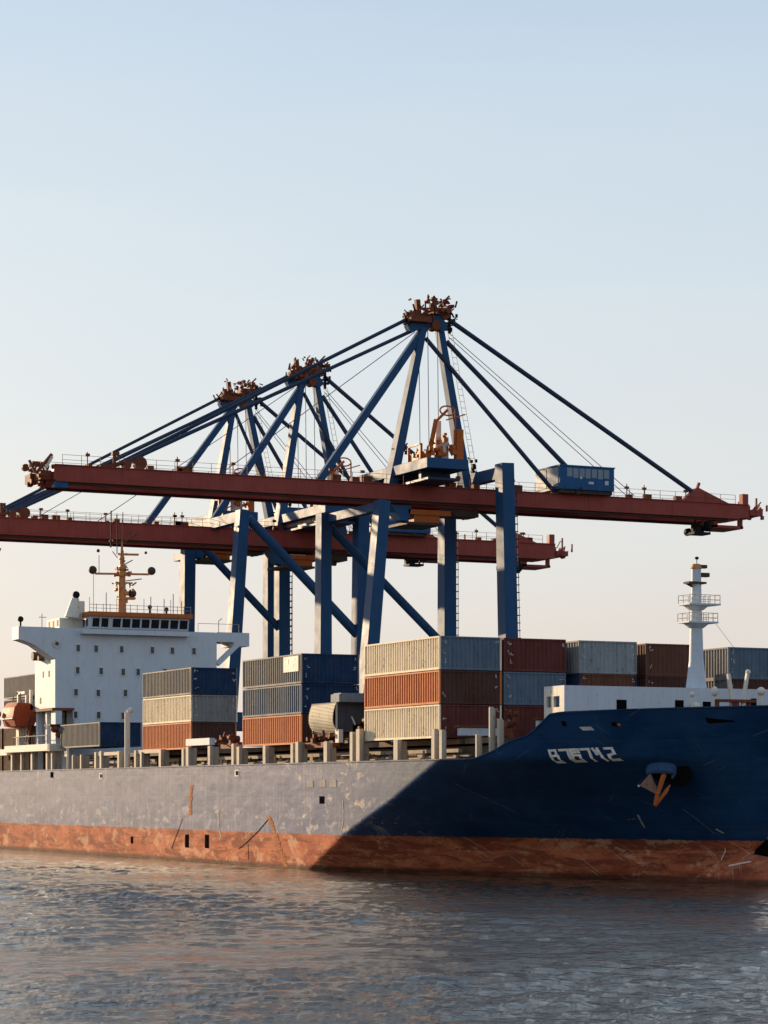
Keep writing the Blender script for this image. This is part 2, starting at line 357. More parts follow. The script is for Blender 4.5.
def build_hull():
    NV = 56; U = []
    # stations given as fractions towards the stem so that each level closes on its own stem
    aft = [STERN + i * (100.0 / 46) for i in range(47)]            # straight part up to x = -37
    nf = 190; side = []
    def level(u, v):
        # v 0..1 from keel to top; u index
        if u < len(aft): x = aft[u]
        else: x = None
        return x
    grid = []
    for u in range(len(aft) + nf):
        col = []
        for v in range(NV + 1):
            t = v / NV
            if u < len(aft):
                x = aft[u]; zt = 9.0; z = -2 + (zt + 2) * t
                if x < -118: z = -2 + (zt + 2) * t
                y = hb(x, z)
            else:
                f = (u - len(aft) + 1) / nf; f = 1 - (1 - f) ** 1.5
                z = -2 + 11 * t
                for _ in range(6):
                    s = lerp(z, XS); x = aft[-1] + (s - aft[-1]) * f
                    z = -2 + (ztop(x) + 2) * t
                s = lerp(z, XS); x = aft[-1] + (s - aft[-1]) * f
                y = hb(x, z)
            col.append((x, y, z))
        grid.append(col)
    mb = MB(); nu = len(grid)
    for sgn in (-1, 1):
        vs = [(x, CY + sgn * y, z) for col in grid for (x, y, z) in col]
        fs = [(u * (NV + 1) + v, (u + 1) * (NV + 1) + v, (u + 1) * (NV + 1) + v + 1, u * (NV + 1) + v + 1) for u in range(nu - 1) for v in range(NV)]
        mb.add(vs, fs)
    # transom
    c0 = grid[0]
    vs = [(x, CY - y, z) for x, y, z in c0] + [(x, CY + y, z) for x, y, z in c0]
    mb.add(vs, [(v, v + 1, NV + 2 + v, NV + 1 + v) for v in range(NV)])
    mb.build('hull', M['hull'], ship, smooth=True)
    # decks
    md = MB(); xs = [STERN + 0.4 + i * 3 for i in range(int((-6 - STERN) / 3) + 1)] + [-5.5 + .5 * i for i in range(35)]
    vs = []
    for x in xs: vs += [(x, CY - hb(x, 8.6) + 0.3, 8.6), (x, CY + hb(x, 8.6) - 0.3, 8.6)]
    md.add(vs, [(2 * i, 2 * i + 1, 2 * i + 3, 2 * i + 2) for i in range(len(xs) - 1)])
    md.build('main_deck', M['deckred'], ship)
    fd = MB(); xs = [12.6 + i * 0.7 for i in range(18)]; vs = []
    for x in xs: vs += [(x, CY - max(.1, hb(x, 11.3) - 0.3), 11.3), (x, CY + max(.1, hb(x, 11.3) - 0.3), 11.3)]
    fd.add(vs, [(2 * i, 2 * i + 1, 2 * i + 3, 2 * i + 2) for i in range(len(xs) - 1)])
    yb = CY - hb(12.6, 11.3) + 0.3; yc = CY - hb(12.6, 8.6) + 0.5; fd.add([(12.6, yc, 8.6), (12.6, 2 * CY - yc, 8.6), (12.6, 2 * CY - yb, 11.3), (12.6, yb, 11.3)], [(0, 1, 2, 3)])
    fd.build('forecastle_deck', M['deckred'], ship)
    # gunwale rail along the top edge
    g = MB(); top = [(col[-1][0], CY - col[-1][1], col[-1][2]) for col in grid]
    for a, b in zip(top, top[1:]):
        if (Vector(a) - Vector(b)).length > 0.05:
            g.bar((a[0], a[1] + 0.06, a[2] + 0.03), (b[0], b[1] + 0.06, b[2] + 0.03), 0.26, 0.10)
    g.build('gunwale', M['hull'], ship)
build_hull()
bb = MB().ball((18.5, CY, -1.3), 1.0, 24, 18, sx=8.0, sy=2.5, sz=3.4)
bb.build('bulbous_bow', M['hull'], ship, smooth=True)

def hull_patch(poly_quads, off=0.02):
    mb = MB()
    for (a, b, c, d) in poly_quads:           # corners in (x,z): bilinear 4x2 grid
        n = 4; vs = []
        for i in range(n + 1):
            for j in range(n + 1):
                s, t = i / n, j / n
                x = (a[0] * (1 - s) + b[0] * s) * (1 - t) + (d[0] * (1 - s) + c[0] * s) * t
                z = (a[1] * (1 - s) + b[1] * s) * (1 - t) + (d[1] * (1 - s) + c[1] * s) * t
                vs.append(near(x, z, off)[0])
        mb.add(vs, [(i * (n + 1) + j, (i + 1) * (n + 1) + j, (i + 1) * (n + 1) + j + 1, i * (n + 1) + j + 1) for i in range(n) for j in range(n)])
    return mb
def stroke_quads(pts, w):
    qs = []
    for a, b in zip(pts, pts[1:]):
        d = Vector((b[0] - a[0], b[1] - a[1])); n = Vector((-d.y, d.x)).normalized() * w / 2; e = d.normalized() * w * 0.5
        qs.append(((a[0] - e.x - n.x, a[1] - e.y - n.y), (b[0] + e.x - n.x, b[1] + e.y - n.y), (b[0] + e.x + n.x, b[1] + e.y + n.y), (a[0] - e.x + n.x, a[1] - e.y + n.y)))
    return qs
# ship's name on the bow, block capitals leaning back
GL = [[[(0, 1), (.8, 1), (.8, .55), (.1, .5)], [(0, 1), (0, 0), (.95, 0), (.95, .5)]],
      [[(0, 1), (1.0, 1), (1.0, 0)]],
      [[(.95, 1), (0, 1), (0, 0), (.95, 0), (.95, .5), (.2, .5)], [(.3, .75), (.95, .78)]],
      [[(0, 1), (.85, 1), (.85, 0)]],
      [[(.0, 1), (.25, .55), (.5, 1), (.8, 0)]],
      [[(0, 1), (.75, 1), (.8, .55), (.15, .4), (.15, 0), (1.0, 0)]]]
TL, TR, BL, BR = (12.3, 9.58), (16.55, 9.72), (12.3, 8.76), (16.55, 8.92)
mb = MB()
for k, gl in enumerate(GL):
    off = 0.03
    for st in gl:
        for a, b in zip(st, st[1:]):
            off += 0.002
            q = []
            for (u, v) in (a, b): q.append(Vector(((k + u * 0.74) / 6.0, v)))
            pts = []
            for p_ in q:
                s, t = p_.x, p_.y
                pts.append(((BL[0] * (1 - s) + BR[0] * s) * (1 - t) + (TL[0] * (1 - s) + TR[0] * s) * t,
                            (BL[1] * (1 - s) + BR[1] * s) * (1 - t) + (TL[1] * (1 - s) + TR[1] * s) * t))
            m2 = hull_patch(stroke_quads(pts, 0.17), off); mb.add(m2.v, m2.f)
mb.build('ship_name', M['name'], ship)
def blotch(pts, w, seed):
    """irregular run: a chain of short overlapping strokes of uneven width"""
    r = random.Random(seed); q = []
    for a, b in zip(pts, pts[1:]):
        n = max(2, int(math.hypot(b[0] - a[0], b[1] - a[1]) / .35))
        for i in range(n):
            t = i / n; u = (i + 1) / n; ww = w * r.uniform(.45, 1.25)
            q.append(((a[0] + (b[0] - a[0]) * t - ww / 2, a[1] + (b[1] - a[1]) * t), (a[0] + (b[0] - a[0]) * t + ww / 2, a[1] + (b[1] - a[1]) * t + .05),
                      (a[0] + (b[0] - a[0]) * u + ww * .45, a[1] + (b[1] - a[1]) * u), (a[0] + (b[0] - a[0]) * u - ww * .5, a[1] + (b[1] - a[1]) * u)))
    return q
# openings, marks, scratches and rust on the near side
def hp(name, mat, quads, off=0.025): return hull_patch(quads, off).build(name, mat, ship)
def rect(x, z, w, h): return ((x - w / 2, z - h / 2), (x + w / 2, z - h / 2), (x + w / 2, z + h / 2), (x - w / 2, z + h / 2))
for x, z, w, h in ((-51.4, 1.95, 1.0, 1.25), (-46.2, 2.0, 1.0, 1.25), (-66.9, 1.78, 0.7, 0.7)): hp('hull_opening', M['slot'], [rect(x, z, w, h)])
for x, z in ((-38.8, 8.3), (-76.5, 8.27), (-93, 8.5), (-19.85, 5.92)):
    hp('fairlead_rim', M['mark'] if x > -80 and x < -30 else M['slot'], [rect(x, z, 1.0, 0.62)]); hp('fairlead_hole', M['slot'], [rect(x + .12, z, 0.5, 0.36)], 0.05)
hp('draught_mark', M['rustmark'], blotch([(-50.2, 7.2), (-50.4, 5.8), (-50.5, 4.4)], .85, 77))
for c_ in (-22.3, -19.7, -17.5): hp('paint_patch', M['patch'], [((c_ - .7, 6.95), (c_ + .65, 7.0), (c_ + .6, 7.6), (c_ - .62, 7.55))])
k_ = 0
for pts, w, mt, kind in (([(-55.5, 1.2), (-54.6, 2.1), (-53.6, 3.0), (-52.6, 4.0)], .09, 'slot', 0), ([(-43.4, 4.6), (-43.2, 3.6), (-42.9, 2.9), (-42.6, 2.4)], .22, 'scratch', 1),
                   ([(-43.9, 4.75), (-43.2, 4.8)], .25, 'scratch', 0), ([(-38.2, 1.5), (-36.6, 2.0), (-34.0, 3.0), (-31.4, 4.2)], .08, 'slot', 0), ([(-36.0, .6), (-36.1, 1.9)], .09, 'slot', 0),
                   ([(-31.4, 4.4), (-30.4, 3.6), (-29.4, 2.4), (-28.4, 1.2), (-27.4, .15)], .95, 'rustmark', 1), ([(-15.6, 5.9), (-15.5, 4.4), (-15.8, 3.5)], .2, 'scratch', 1),
                   ([(1.5, 7.2), (2.2, 6.5), (3.0, 5.8), (3.8, 4.9)], .025, 'scratch', 0), ([(16.85, 1.05), (17.2, 1.8), (17.6, 2.5)], .05, 'name', 0),
                   ([(13.1, 4.9), (12.9, 4.4), (12.72, 3.95)], .2, 'scratch', 1), ([(12.0, 4.52), (12.8, 4.62)], .1, 'scratch', 1), ([(17.95, 3.9), (18.3, 3.6)], .2, 'scratch', 1), ([(16.6, 5.3), (17.2, 4.4), (17.6, 3.6)], .02, 'scratch', 0)):
    k_ += 1
    if kind: hp('hull_scrape', M[mt], blotch(pts, w, k_), .022)
    else:
        mm = MB()
        for i, (a, b) in enumerate(zip(pts, pts[1:])):
            e_ = hull_patch(stroke_quads([a, b], w), .02 + .004 * i); mm.add(e_.v, e_.f)
        mm.build('hull_scrape', M[mt], ship)
hp('name_plate', M['mark'], [((15.0, 10.98), (15.7, 11.0), (15.55, 11.26), (14.8, 11.24))])
hp('mooring_hole', M['slot'], [rect(13.9, 11.5, .3, .36)]); hp('mooring_hole', M['slot'], [rect(17.0, 11.4, .36, .3)]); hp('mooring_hole', M['slot'], [((21.5, 11.4), (22.7, 11.52), (22.6, 11.62), (21.5, 11.8))])
hp('mooring_rust', M['rustmark'], [rect(17.22, 11.38, .18, .2)], .04)
mk = MB().bar((19.6, CY - 2.12, 1.3), (22.0, CY - 1.85, 1.65), 0.06, .08); mk.build('bulb_mark', M['name'], ship)

# ---------------------------------------------------------------- hatch coaming, stanchions, deck gear
cm = MB().box(-92, 4.5, 2.4, 28.6, 8.65, 10.1); cm.build('hatch_coaming', M['clutter'], ship)
hc = MB()
for x0, x1 in ((-92, -80.3), (-79.6, -53.4), (-52.6, -27), (-26.2, .4), (1.2, 5.0)): hc.box(x0, x1, 1.6, 29.4, 10.25, 10.66)
hc.build('hatch_cover', M['clutter'], ship)
rng = random.Random(11)
pipes = MB()
pipes.bar((-92, 1.3, 9.75), (1, 1.3, 9.75), .35, .28)
pipes.tube((-92, 1.0, 9.2), (1, 1.0, 9.2), .09); pipes.tube((-92, 1.6, 9.35), (2, 1.6, 9.35), .12)
pipes.build('deck_pipe', M['clutter2'], ship)
x = -91
while x < .5:
    w = rng.uniform(.25, 1.0); h = rng.uniform(.3, 1.15); g = MB(); gm = M['clutter2'] if rng.random() < .55 else M['mech']
    g.box(x, x + w, 1.0 + rng.uniform(0, .5), 2.1, 8.6, 8.7 + h)
    if rng.random() < .4: g.tube((x + w / 2, .9, 8.6), (x + w / 2, .9, 9.5 + rng.uniform(0, .6)), .09)
    g.build('deck_fitting', gm, ship)
    x += w + rng.uniform(.2, 1.0)
posts = [(-109.7, 11.5, .8), (-106, 11.5, .6), (-102, 11.3, .9), (-96.4, 11.3, .8), (-94.6, 11.6, .7), (-87.3, 10.6, .5), (-84.5, 10.6, .6), (-79.7, 10.8, .8), (-78.0, 10.9, .8), (-72.4, 10.8, .8),
         (-67.3, 10.8, .8), (-65.6, 10.6, .7), (-60.1, 10.8, .9), (-53.8, 10.8, .8), (-52.6, 10.9, 1.0), (-46.9, 10.9, .9), (-41.0, 11.0, .8), (-39.7, 10.7, .9), (-33.5, 10.7, .9), (-27.3, 10.8, .8),
         (-26.2, 10.9, .9), (-20.2, 10.8, 1.0), (-15.0, 11.5, .8), (-13.7, 11.7, 1.0), (-6.6, 10.7, 1.1), (-.2, 11.4, .8), (1.1, 11.3, .7), (4.9, 10.9, .4), (6.2, 12.9, .34), (7.0, 12.0, .55)]
for x, zt, w in posts:
    y0 = CY - hb(x, 8.7) + .55 if x > -6 else -.55; zlo = 8.7
    w *= .72; m_ = MB().box(x - w / 2, x + w / 2, y0, y0 + .34, zlo, zt).box(x - .06, x + .06, y0 + .34, y0 + (.5 if x > 0 else 1.0), zlo, zt - .1)
    m_.build('lashing_stanchion', M['post'], ship, bevel=.03)
MB().tube((-70, -.4, 8.6), (-70, -.4, 14.7), .28).tube((-70, -.4, 14.7), (-70, .1, 15.0), .28).build('vent_pipe', M['creamwhite'], ship, smooth=True)
MB().tube((-89.5, -.3, 8.6), (-89.5, -.3, 11.4), .15).build('vent_pipe', M['creamwhite'], ship, smooth=True)
for a in ((-53.2, -47.0, -.45, .1, 11.0, 11.65, 'white'), (-67.2, -60, -.4, .1, 10.45, 10.8, 'post'), (-79.5, -72.6, -.4, .1, 10.4, 10.75, 'post')):
    MB().box(*a[:6]).build('hatch_edge_beam', M[a[6]], ship)
# white transverse beams in front of the first bay, and the broken rusty gear beside them
MB().box(1.25, 1.9, .9, 5.4, 10.85, 11.45).build('hatch_edge_beam', M['white'], ship, bevel=.03)
MB().box(1.2, 1.95, 4.2, 5.5, 10.8, 11.5).build('hatch_edge_beam', M['rustbrown'], ship)
MB().box(5.6, 6.1, 5.3, 11.5, 11.2, 11.95).build('hatch_edge_beam', M['white'], ship, bevel=.03)
MB().box(1.1, 2.0, .7, 5.6, 11.5, 11.65).box(5.5, 6.2, 5.2, 11.5, 12.0, 12.15).build('hatch_edge_rail', M['rustbrown'], ship)
def jagged(mb, c, e, n, seed, s=(.15, .9)):
    r = random.Random(seed)
    for i in range(n):
        p = Vector([c[k] + r.uniform(-e[k], e[k]) for k in range(3)]); t = r.random()
        if t < .45: mb.box(p.x - r.uniform(*s) / 2, p.x + r.uniform(*s) / 2, p.y - r.uniform(*s) / 2, p.y + r.uniform(*s) / 2, p.z - r.uniform(*s) / 2, p.z + r.uniform(*s) / 2)
        elif t < .8:
            d = Vector((r.uniform(-1, 1), r.uniform(-1, 1), r.uniform(-.2, 1.2))).normalized() * r.uniform(s[1], s[1] * 2.2); mb.bar(p, p + d, .12 * (1 + s[1]), .12)
        else: 
            a = r.choice([(.25, 0, 0), (0, .25, 0)]); mb.tube(p - Vector(a), p + Vector(a), r.uniform(s[0], s[1]) * .7, n=10)
    return mb
for c, e, n, sd in (((-43.5, .3, 11.3), (2.2, .5, .4), 16, 3), ((-23.0, .4, 11.0), (3.0, .6, .35), 18, 5), ((6.4, 3.0, 11.8), (.4, .4, .9), 9, 8), ((-14.4, .2, 11.8), (.5, .4, .8), 6, 9)):
    jagged(MB().box(c[0] - e[0], c[0] + e[0], c[1] - e[1] * .5, c[1] + e[1] * .5, c[2] - e[2] - .3, c[2] - e[2] + .15), c, e, n, sd, (.12, .5)).build('rusty_deck_gear', M['rustbrown'], ship)

# ---------------------------------------------------------------- white accommodation block and bridge
FX = -95.0
su = thing('accommodation_block', (-98.7, 9.6, 8.6), None, None); su.parent = ship; su.location = Vector((-98.7, 9.6, 8.6)) - Vector(ship.location)
# front wall profile with the wings (y,z), extruded aft
prof = [(2.2, 8.6), (2.2, 15.9), (0, 15.9), (0, 21.3), (-1.2, 22.1), (-2.8, 22.9), (-4.2, 23.3), (-4.9, 23.45), (-4.9, 24.85), (22.4, 24.85), (22.4, 23.4), (20.8, 23.3), (19.2, 21.2), (19.2, 8.6)]
MB().prism([(0, 15.9), (0, 21.3), (0, 24.8), (19.2, 24.8), (19.2, 8.6), (2.2, 8.6), (2.2, 15.9)], 'x', FX, -102.4).build('deckhouse', M['white'], su)
wingp = [(0, 21.3), (-1.2, 22.1), (-2.4, 22.9), (-3.6, 23.3), (-4.2, 23.45), (-4.2, 24.85), (-.003, 24.85), (-.003, 21.3)]
MB().prism(wingp, 'x', FX + .02, FX - 2.4).build('bridge_wing', M['white'], su)
# starboard wing with its lightening hole: built from strips round the opening
rw = MB()
rw.box(FX + .02, FX - 4, 19.2, 21.3, 23.75, 24.85).box(FX + .02, FX - 4, 21.3, 23.2, 23.3, 24.85)
rw.bar((FX - .2, 19.3, 21.2), (FX - .2, 21.8, 23.5), .5, .55)
rw.build('bridge_wing', M['white'], su)
MB().box(FX - 8, FX + .05, -.1, .06, 8.62, 15.86).box(-96.3, FX + .03, -.2, .8, 8.6, 15.9).box(-102.3, -101.5, -.1, .7, 8.6, 15.9).build('boat_deck_pillar', M['white'], su) if False else \
MB().box(-96.6, FX - .02, .05, .8, 8.6, 15.9).box(-98.8, -98.3, .1, .6, 11.6, 15.9).box(-102.3, -101.6, .1, .7, 8.6, 15.9).build('boat_deck_pillar', M['white'], su)
MB().box(-102.4, FX + .04, -.35, 2.2, 15.65, 15.95).build('boat_deck_edge', M['deckred'], su)
# bridge (wheelhouse), window band leaning out, roof
wh = MB().prism([(-94.9, 24.85), (-94.55, 26.2), (-102, 26.2), (-102, 24.85)], 'y', 4.0, 15.7); wh.build('wheelhouse', M['white'], su)
MB().prism([(-97.5, 24.85), (-97.5, 26.1), (-102, 26.1), (-102, 24.85)], 'y', 1.3, 4.0).build('wheelhouse', M['creamwhite'], su)
MB().box(-102.4, -94.2, 3.7, 16.0, 26.2, 26.72).build('wheelhouse_roof', M['roof'], su, bevel=.04)
MB().box(FX - .2, FX + .9, 2.9, 15.6, 24.2, 24.42).box(FX + .72, FX + .9, 2.9, 15.6, 24.42, 24.75).build('bridge_ledge', M['white'], su)
for i in range(10):
    y0 = 4.35 + i * 1.14; w = .92 if i not in (0, 1) else .8
    if i in (0, 1): y0 = 4.25 + i * 1.05
    e = .012
    def sl(z): return -94.9 + (z - 24.85) * .35 / 1.35
    m_ = MB().add([(sl(25.05) + e, y0, 25.05), (sl(25.05) + e, y0 + w, 25.05), (sl(26.0) + e, y0 + w, 26.0), (sl(26.0) + e, y0, 26.0)], [(0, 1, 2, 3)])
    m_.build('window', M['glass'], su)
for i in range(3):
    MB().box(-101.5 + i * 1.5, -100.8 + i * 1.5, 1.285, 1.32, 25.2, 25.9).build('window', M['glass'], su)
for i, x in enumerate((-95.9, -97.0)): MB().box(x - .35, x + .35, 3.985, 4.02, 25.15, 25.95).build('window', M['glass'], su)
wins = [(2.65, 22.62), (4.75, 22.6), (7.75, 22.6), (11.4, 22.6), (13.8, 22.6), (16.4, 22.6), (2.6, 20.15), (5.34, 20.12), (7.93, 20.06), (9.7, 20.1), (12.9, 20.15), (15.2, 20.2), (17.6, 20.2),
        (2.4, 17.7), (5.0, 17.66), (8.2, 17.72), (11.0, 17.7), (2.36, 15.2), (5.04, 15.2), (7.93, 15.15)]
for y, z in wins:
    f = MB().box(FX - .02, FX + .07, y - .3, y + .3, z - .46, z + .46).build('window_frame', M['white'], su)
    MB().box(FX, FX + .082, y - .2, y + .2, z - .36, z + .36).build('window', M['glass'], su)
pt = MB(); pt.tube((FX, .15, 23.05), (FX + .09, .15, 23.05), .5, n=16); pt.build('porthole_frame', M['mark'], su, smooth=True)
MB().tube((FX, .2, 23.05), (FX + .13, .2, 23.05), .22, n=12).build('porthole', M['glass'], su)
MB().box(FX - 4, FX - 1.8, 19.205, 19.4, 22.0, 22.8).build('window', M['glass'], su)
for x, z in ((-97.2, 19.8), (-99.3, 19.8), (-100.3, 16.9)): MB().box(x - .22, x + .22, -.03, .02, z - .35, z + .35).build('window', M['mech'], su)
MB().tube((-100.5, -.1, 21.9), (-100.5, -.9, 21.9), .5, n=12).build('searchlight', M['mech'], su)
MB().tube((-99, -.1, 21.6), (-99, -.7, 21.6), .3, n=12).build('searchlight', M['mech'], su)
# wing lamp, pod, railings, small aerials on the roof
w_ = MB().tube((-96.5, -3.5, 24.8), (-96.5, -3.5, 25.5), .1).ball((-96.5, -3.5, 25.75), .34, 10, 6); w_.build('searchlight', M['dark'], su)
MB().path([(-96, -1.2, 24.85), (-96, -1.2, 26.4)], .05).path([(-96, -1.6, 26.0), (-96, -.7, 26.0)], .04).build('aerial', M['galv'], su)
pod = MB().tube((-97, 2.7, 26.1), (-97, 3.0, 28.3), .95, .42, 14).box(-97.3, -96.7, 3.2, 4.0, 26.2, 28.0); pod.build('radar_pod', M['creamwhite'], su, smooth=True)
MB().ball((-97, 3.1, 28.7), .42, 12, 8).tube((-97.0, 3.1, 28.2), (-97, 3.1, 28.6), .25).build('radar_dome', M['dark'], su, smooth=True)
rr = MB()
for i in range(16):
    y = 3.8 + i * .8; rr.tube((-94.4, y, 26.7), (-94.4, y, 27.6 if i % 4 else 28.3), .035, n=5)
rr.path([(-94.4, 3.8, 27.5), (-94.4, 15.9, 27.5)], .03).path([(-94.4, 3.8, 27.1), (-94.4, 15.9, 27.1)], .025)
for y, h in ((6.3, 2.3), (11.6, 2.0), (13.2, 1.8), (14.3, 2.4), (15.3, 1.6)): rr.tube((-96, y, 26.7), (-96, y, 26.7 + h), .05, n=5)
rr.path([(-96.2, 19.9, 24.85), (-96.2, 19.9, 26.2), (-96.2, 20.3, 26.5)], .05)
rr.path([(-95.2, 17, 24.85), (-95.2, 17, 25.8), (-95.2, 22, 25.8), (-95.2, 22, 24.85)], .03)
rr.build('roof_railing', M['galv'], su)
for y, z in ((11.4, 27.5), (13.4, 27.3)): MB().ball((-95.8, y, z), .26).tube((-95.8, y, 26.7), (-95.8, y, z), .12).build('navigation_lamp', M['mech'], su)

# ochre signal mast over the bridge
mr = thing('signal_mast', (-98.5, 9.04, 26.7), None, None); mr.parent = ship; mr.location = Vector((-98.5, 9.04, 26.7)) - Vector(ship.location)
X, Y = -98.5, 9.04
MB().tube((X, Y, 26.7), (X, Y, 31.2), .50, .38, 12).tube((X, Y, 31.2), (X, Y, 34.0), .36, .2, 12).tube((X, Y, 34.0), (X, Y, 35.2), .16, .08, 8).build('mast_pole', M['mast'], mr, smooth=True)
MB().bar((X, 5.8, 31.3), (X, 12.3, 31.45), .22, .22).bar((X, Y, 33.6), (X, 11.0, 33.65), .3, .22).build('crossarm', M['mast'], mr)
for y, z in ((5.55, 31.7), (12.6, 31.85)): MB().ball((X, y, z), .48, 12, 8).build('radar_ball', M['mech'], mr, smooth=True)
MB().ball((X, 10.25, 29.2), .5, 12, 8).build('radar_ball', M['mech'], mr, smooth=True)
pl = jagged(MB(), (X, Y, 31.7), (.5, .9, .5), 26, 21, (.12, .5)); jagged(pl, (X, Y, 33.2), (.3, .5, .7), 10, 25, (.1, .4)); jagged(pl, (X, Y + .2, 29), (.3, .3, .8), 12, 26, (.3, .5)); pl.box(X - .1, X + .1, Y - .15, Y + .15, 28, 34); jagged(pl, (X, Y, 29.9), (.5, 1.2, .4), 14, 22, (.1, .35)); pl.box(X - .4, X + .4, Y - .5, Y + 1.5, 28.5, 28.75); pl.box(X - .3, X + .3, Y - .9, Y + 1.2, 30.3, 30.45)
pl.build('mast_platform', M['mast'], mr)
ae = MB().path([(X, Y, 34.8), (X, Y + 1.9, 36.1)], .07).path([(X, Y - 1.4, 35.0), (X, Y, 35.0)], .06).path([(X, Y - 1.3, 34.4), (X, Y - 1.3, 38.5)], .08).path([(X, Y - .6, 33.6), (X, Y - .6, 38.2)], .06).path([(X, Y + .1, 34.8), (X, Y + .1, 38.4)], .05)
ae.path([(X, 6.3, 31.3), (X, 6.3, 33.4)], .04).path([(X, 9.5, 30.6), (X, 11.4, 30.9)], .06).path([(X, 8.5, 33.2), (X, 7.9, 33.9)], .05).path([(X, Y, 32.3), (X, 10.3, 33.0)], .06).path([(-96, 4.8, 26.5), (-96, 4.8, 31)], .03)
jagged(ae, (X, 7.7, 34.8), (.15, .3, .4), 5, 23, (.08, .25)); ae.ball((X, 11.9, 33.9), .17).ball((X, 6.2, 33.9), .2)
ae.build('aerial', M['mech'], mr)

# ---------------------------------------------------------------- boat platform and lifeboat
MB().box(-111, -94.2, -1.0, .1, 11.15, 11.95).box(-94.6, -94.0, -1.0, 1.4, 11.1, 11.95).build('boat_platform', M['creamwhite'], ship, bevel=.04)
MB().box(-118, -111.4, -.6, .2, 10.9, 11.6).build('boat_platform', M['creamwhite'], ship)
rl = MB()
for i in range(10): rl.tube((-108 + i * 1.4, -.8, 11.95), (-108 + i * 1.4, -.8, 12.9), .04, n=5)
rl.path([(-108, -.8, 12.9), (-95.4, -.8, 12.9)], .05); rl.build('boat_platform_railing', M['galv'], ship)
MB().box(-108, -107, -.5, .2, 11.95, 14.6).box(-109.3, -108.9, 0, .4, 11.95, 18.3).box(-106.8, -106.4, .2, .5, 11.95, 18.0).box(-109.3, -106.4, 0, .3, 17.9, 18.2).box(-104.9, -104.5, .1, .4, 16, 18.3).build('lifeboat_davit', M['creamwhite'], ship)
ld = MB().bar((-105.0, -.4, 11.95), (-103.2, -.2, 15.3), .12).bar((-103.9, -.4, 11.95), (-102.3, -.2, 15.3), .12)
for i in range(8): ld.bar((-104.8 + .2 * i, -.4, 12.2 + i * .42), (-103.7 + .2 * i, -.4, 12.2 + i * .42), .08)
ld.build('boat_deck_ladder', M['rustbrown'], ship)
MB().box(-101.5, -97.5, .6, 1.9, 12, 15.6).build('locker', M['galv'], ship)
MB().box(-96.4, -94.3, -.8, 1.6, 13.9, 14.1).build('locker', M['dark'], ship)
MB().ball((-94.6, -.2, 13.6), .45, 10, 7).ball((-94.6, .3, 13.0), .42).build('mooring_buoy', M['rustbrown'], ship, smooth=True)
lb = thing('lifeboat', (-107, -.6, 14.0), 'faded orange enclosed lifeboat hanging beside the white accommodation block', 'lifeboat')
sec = [(.12, .35), (.5, .0), (1.0, -.02), (1.0, .0), (.5, 0)]
rings = []
for x, sc, zc in ((-109.6, .8, .3), (-109.2, .95, .08), (-108, 1.0, 0), (-106.2, 1.0, 0), (-104.7, .96, .05), (-104.5, .9, .12)):
    ring = [(-1.0, .2), (-1.35, 1.3), (-1.15, 2.4), (-.7, 3.0), (.9, 2.95), (1.2, 2.7), (1.55, 1.2), (1.5, .9), (1.3, .25), (.2, .05)]
    rings.append([(x, -.6 + a * sc, 13.9 + zc + b * sc) for a, b in ring])
m_ = MB(); n = 10; vs = [p for r in rings for p in r]
m_.add(vs, [(i * n + k, i * n + (k + 1) % n, (i + 1) * n + (k + 1) % n, (i + 1) * n + k) for i in range(5) for k in range(n)] + [tuple(range(n))[::-1], tuple(range(5 * n, 6 * n))])
m_.build('boat_hull', M['life'], lb)
MB().box(-109.3, -104.7, -1.98, -1.86, 14.95, 15.12).build('fender', M['creamwhite'], lb)
MB().tube((-109.0, -2.35, 14.6), (-109.0, -2.1, 14.6), .42, n=12).tube((-109.2, -2.5, 15.6), (-109.2, -2.0, 15.6), .3).build('hatch', M['galv'], lb)
MB().tube((-106, -.6, 16.9), (-106, -.6, 18), .05).tube((-108.8, -.6, 16.9), (-108.8, -.6, 18), .05).build('lifting_wire', M['rope'], lb)

# ---------------------------------------------------------------- forecastle: breakwater, foremast, winches
bw = thing('breakwater', (11.5, CY, 11.3), None, None); bw.parent = ship; bw.location = Vector((11.5, CY, 11.3)) - Vector(ship.location)
MB().box(12.8, 13.0, 3.6, 27.2, 12.2, 14.3).box(12.8, 13.0, 4.6, 26.2, 11.3, 12.2).box(10, 12.8, 3.6, 27, 14.12, 14.3).build('breakwater_wall', M['white'], bw)
s_ = MB().box(10, 12.8, 3.6, 3.8, 13.55, 14.12).box(10, 10.35, 3.6, 3.8, 11.3, 13.55).box(12.3, 12.8, 3.6, 3.8, 11.3, 13.55).box(10.35, 12.3, 3.6, 3.8, 11.3, 12.75).box(11.0, 11.4, 3.6, 3.8, 12.75, 13.55)
s_.build('breakwater_wing', M['creamwhite'], bw)
for y, z, w, h in ((8.4, 12.95, .85, .75), (13.35, 13.0, .75, .75), (15.75, 13.0, .7, .6), (19.9, 13.3, .5, .6)): MB().box(12.95, 13.02, y - w / 2, y + w / 2, z - h / 2 - .2, z + h / 2).build('doorway', M['slot'], bw)
for y in (14.6, 18.2): MB().ball((13.3, y, 12.9), .35, 10, 6).build('vent_cowl', M['creamwhite'], bw, smooth=True)
fm = thing('foremast', (11.6, 15.72, 14.3), None, None); fm.parent = ship; fm.location = Vector((11.6, 15.72, 14.3)) - Vector(ship.location)
X, Y = 11.6, 15.72
MB().tube((X, Y, 14.3), (X, Y, 16.4), .80, .55, 16).tube((X, Y, 16.4), (X, Y, 20.0), .55, .44, 16).tube((X, Y, 20.0), (X, Y, 23.3), .42, .36, 16).build('mast_pole', M['white'], fm, smooth=True)
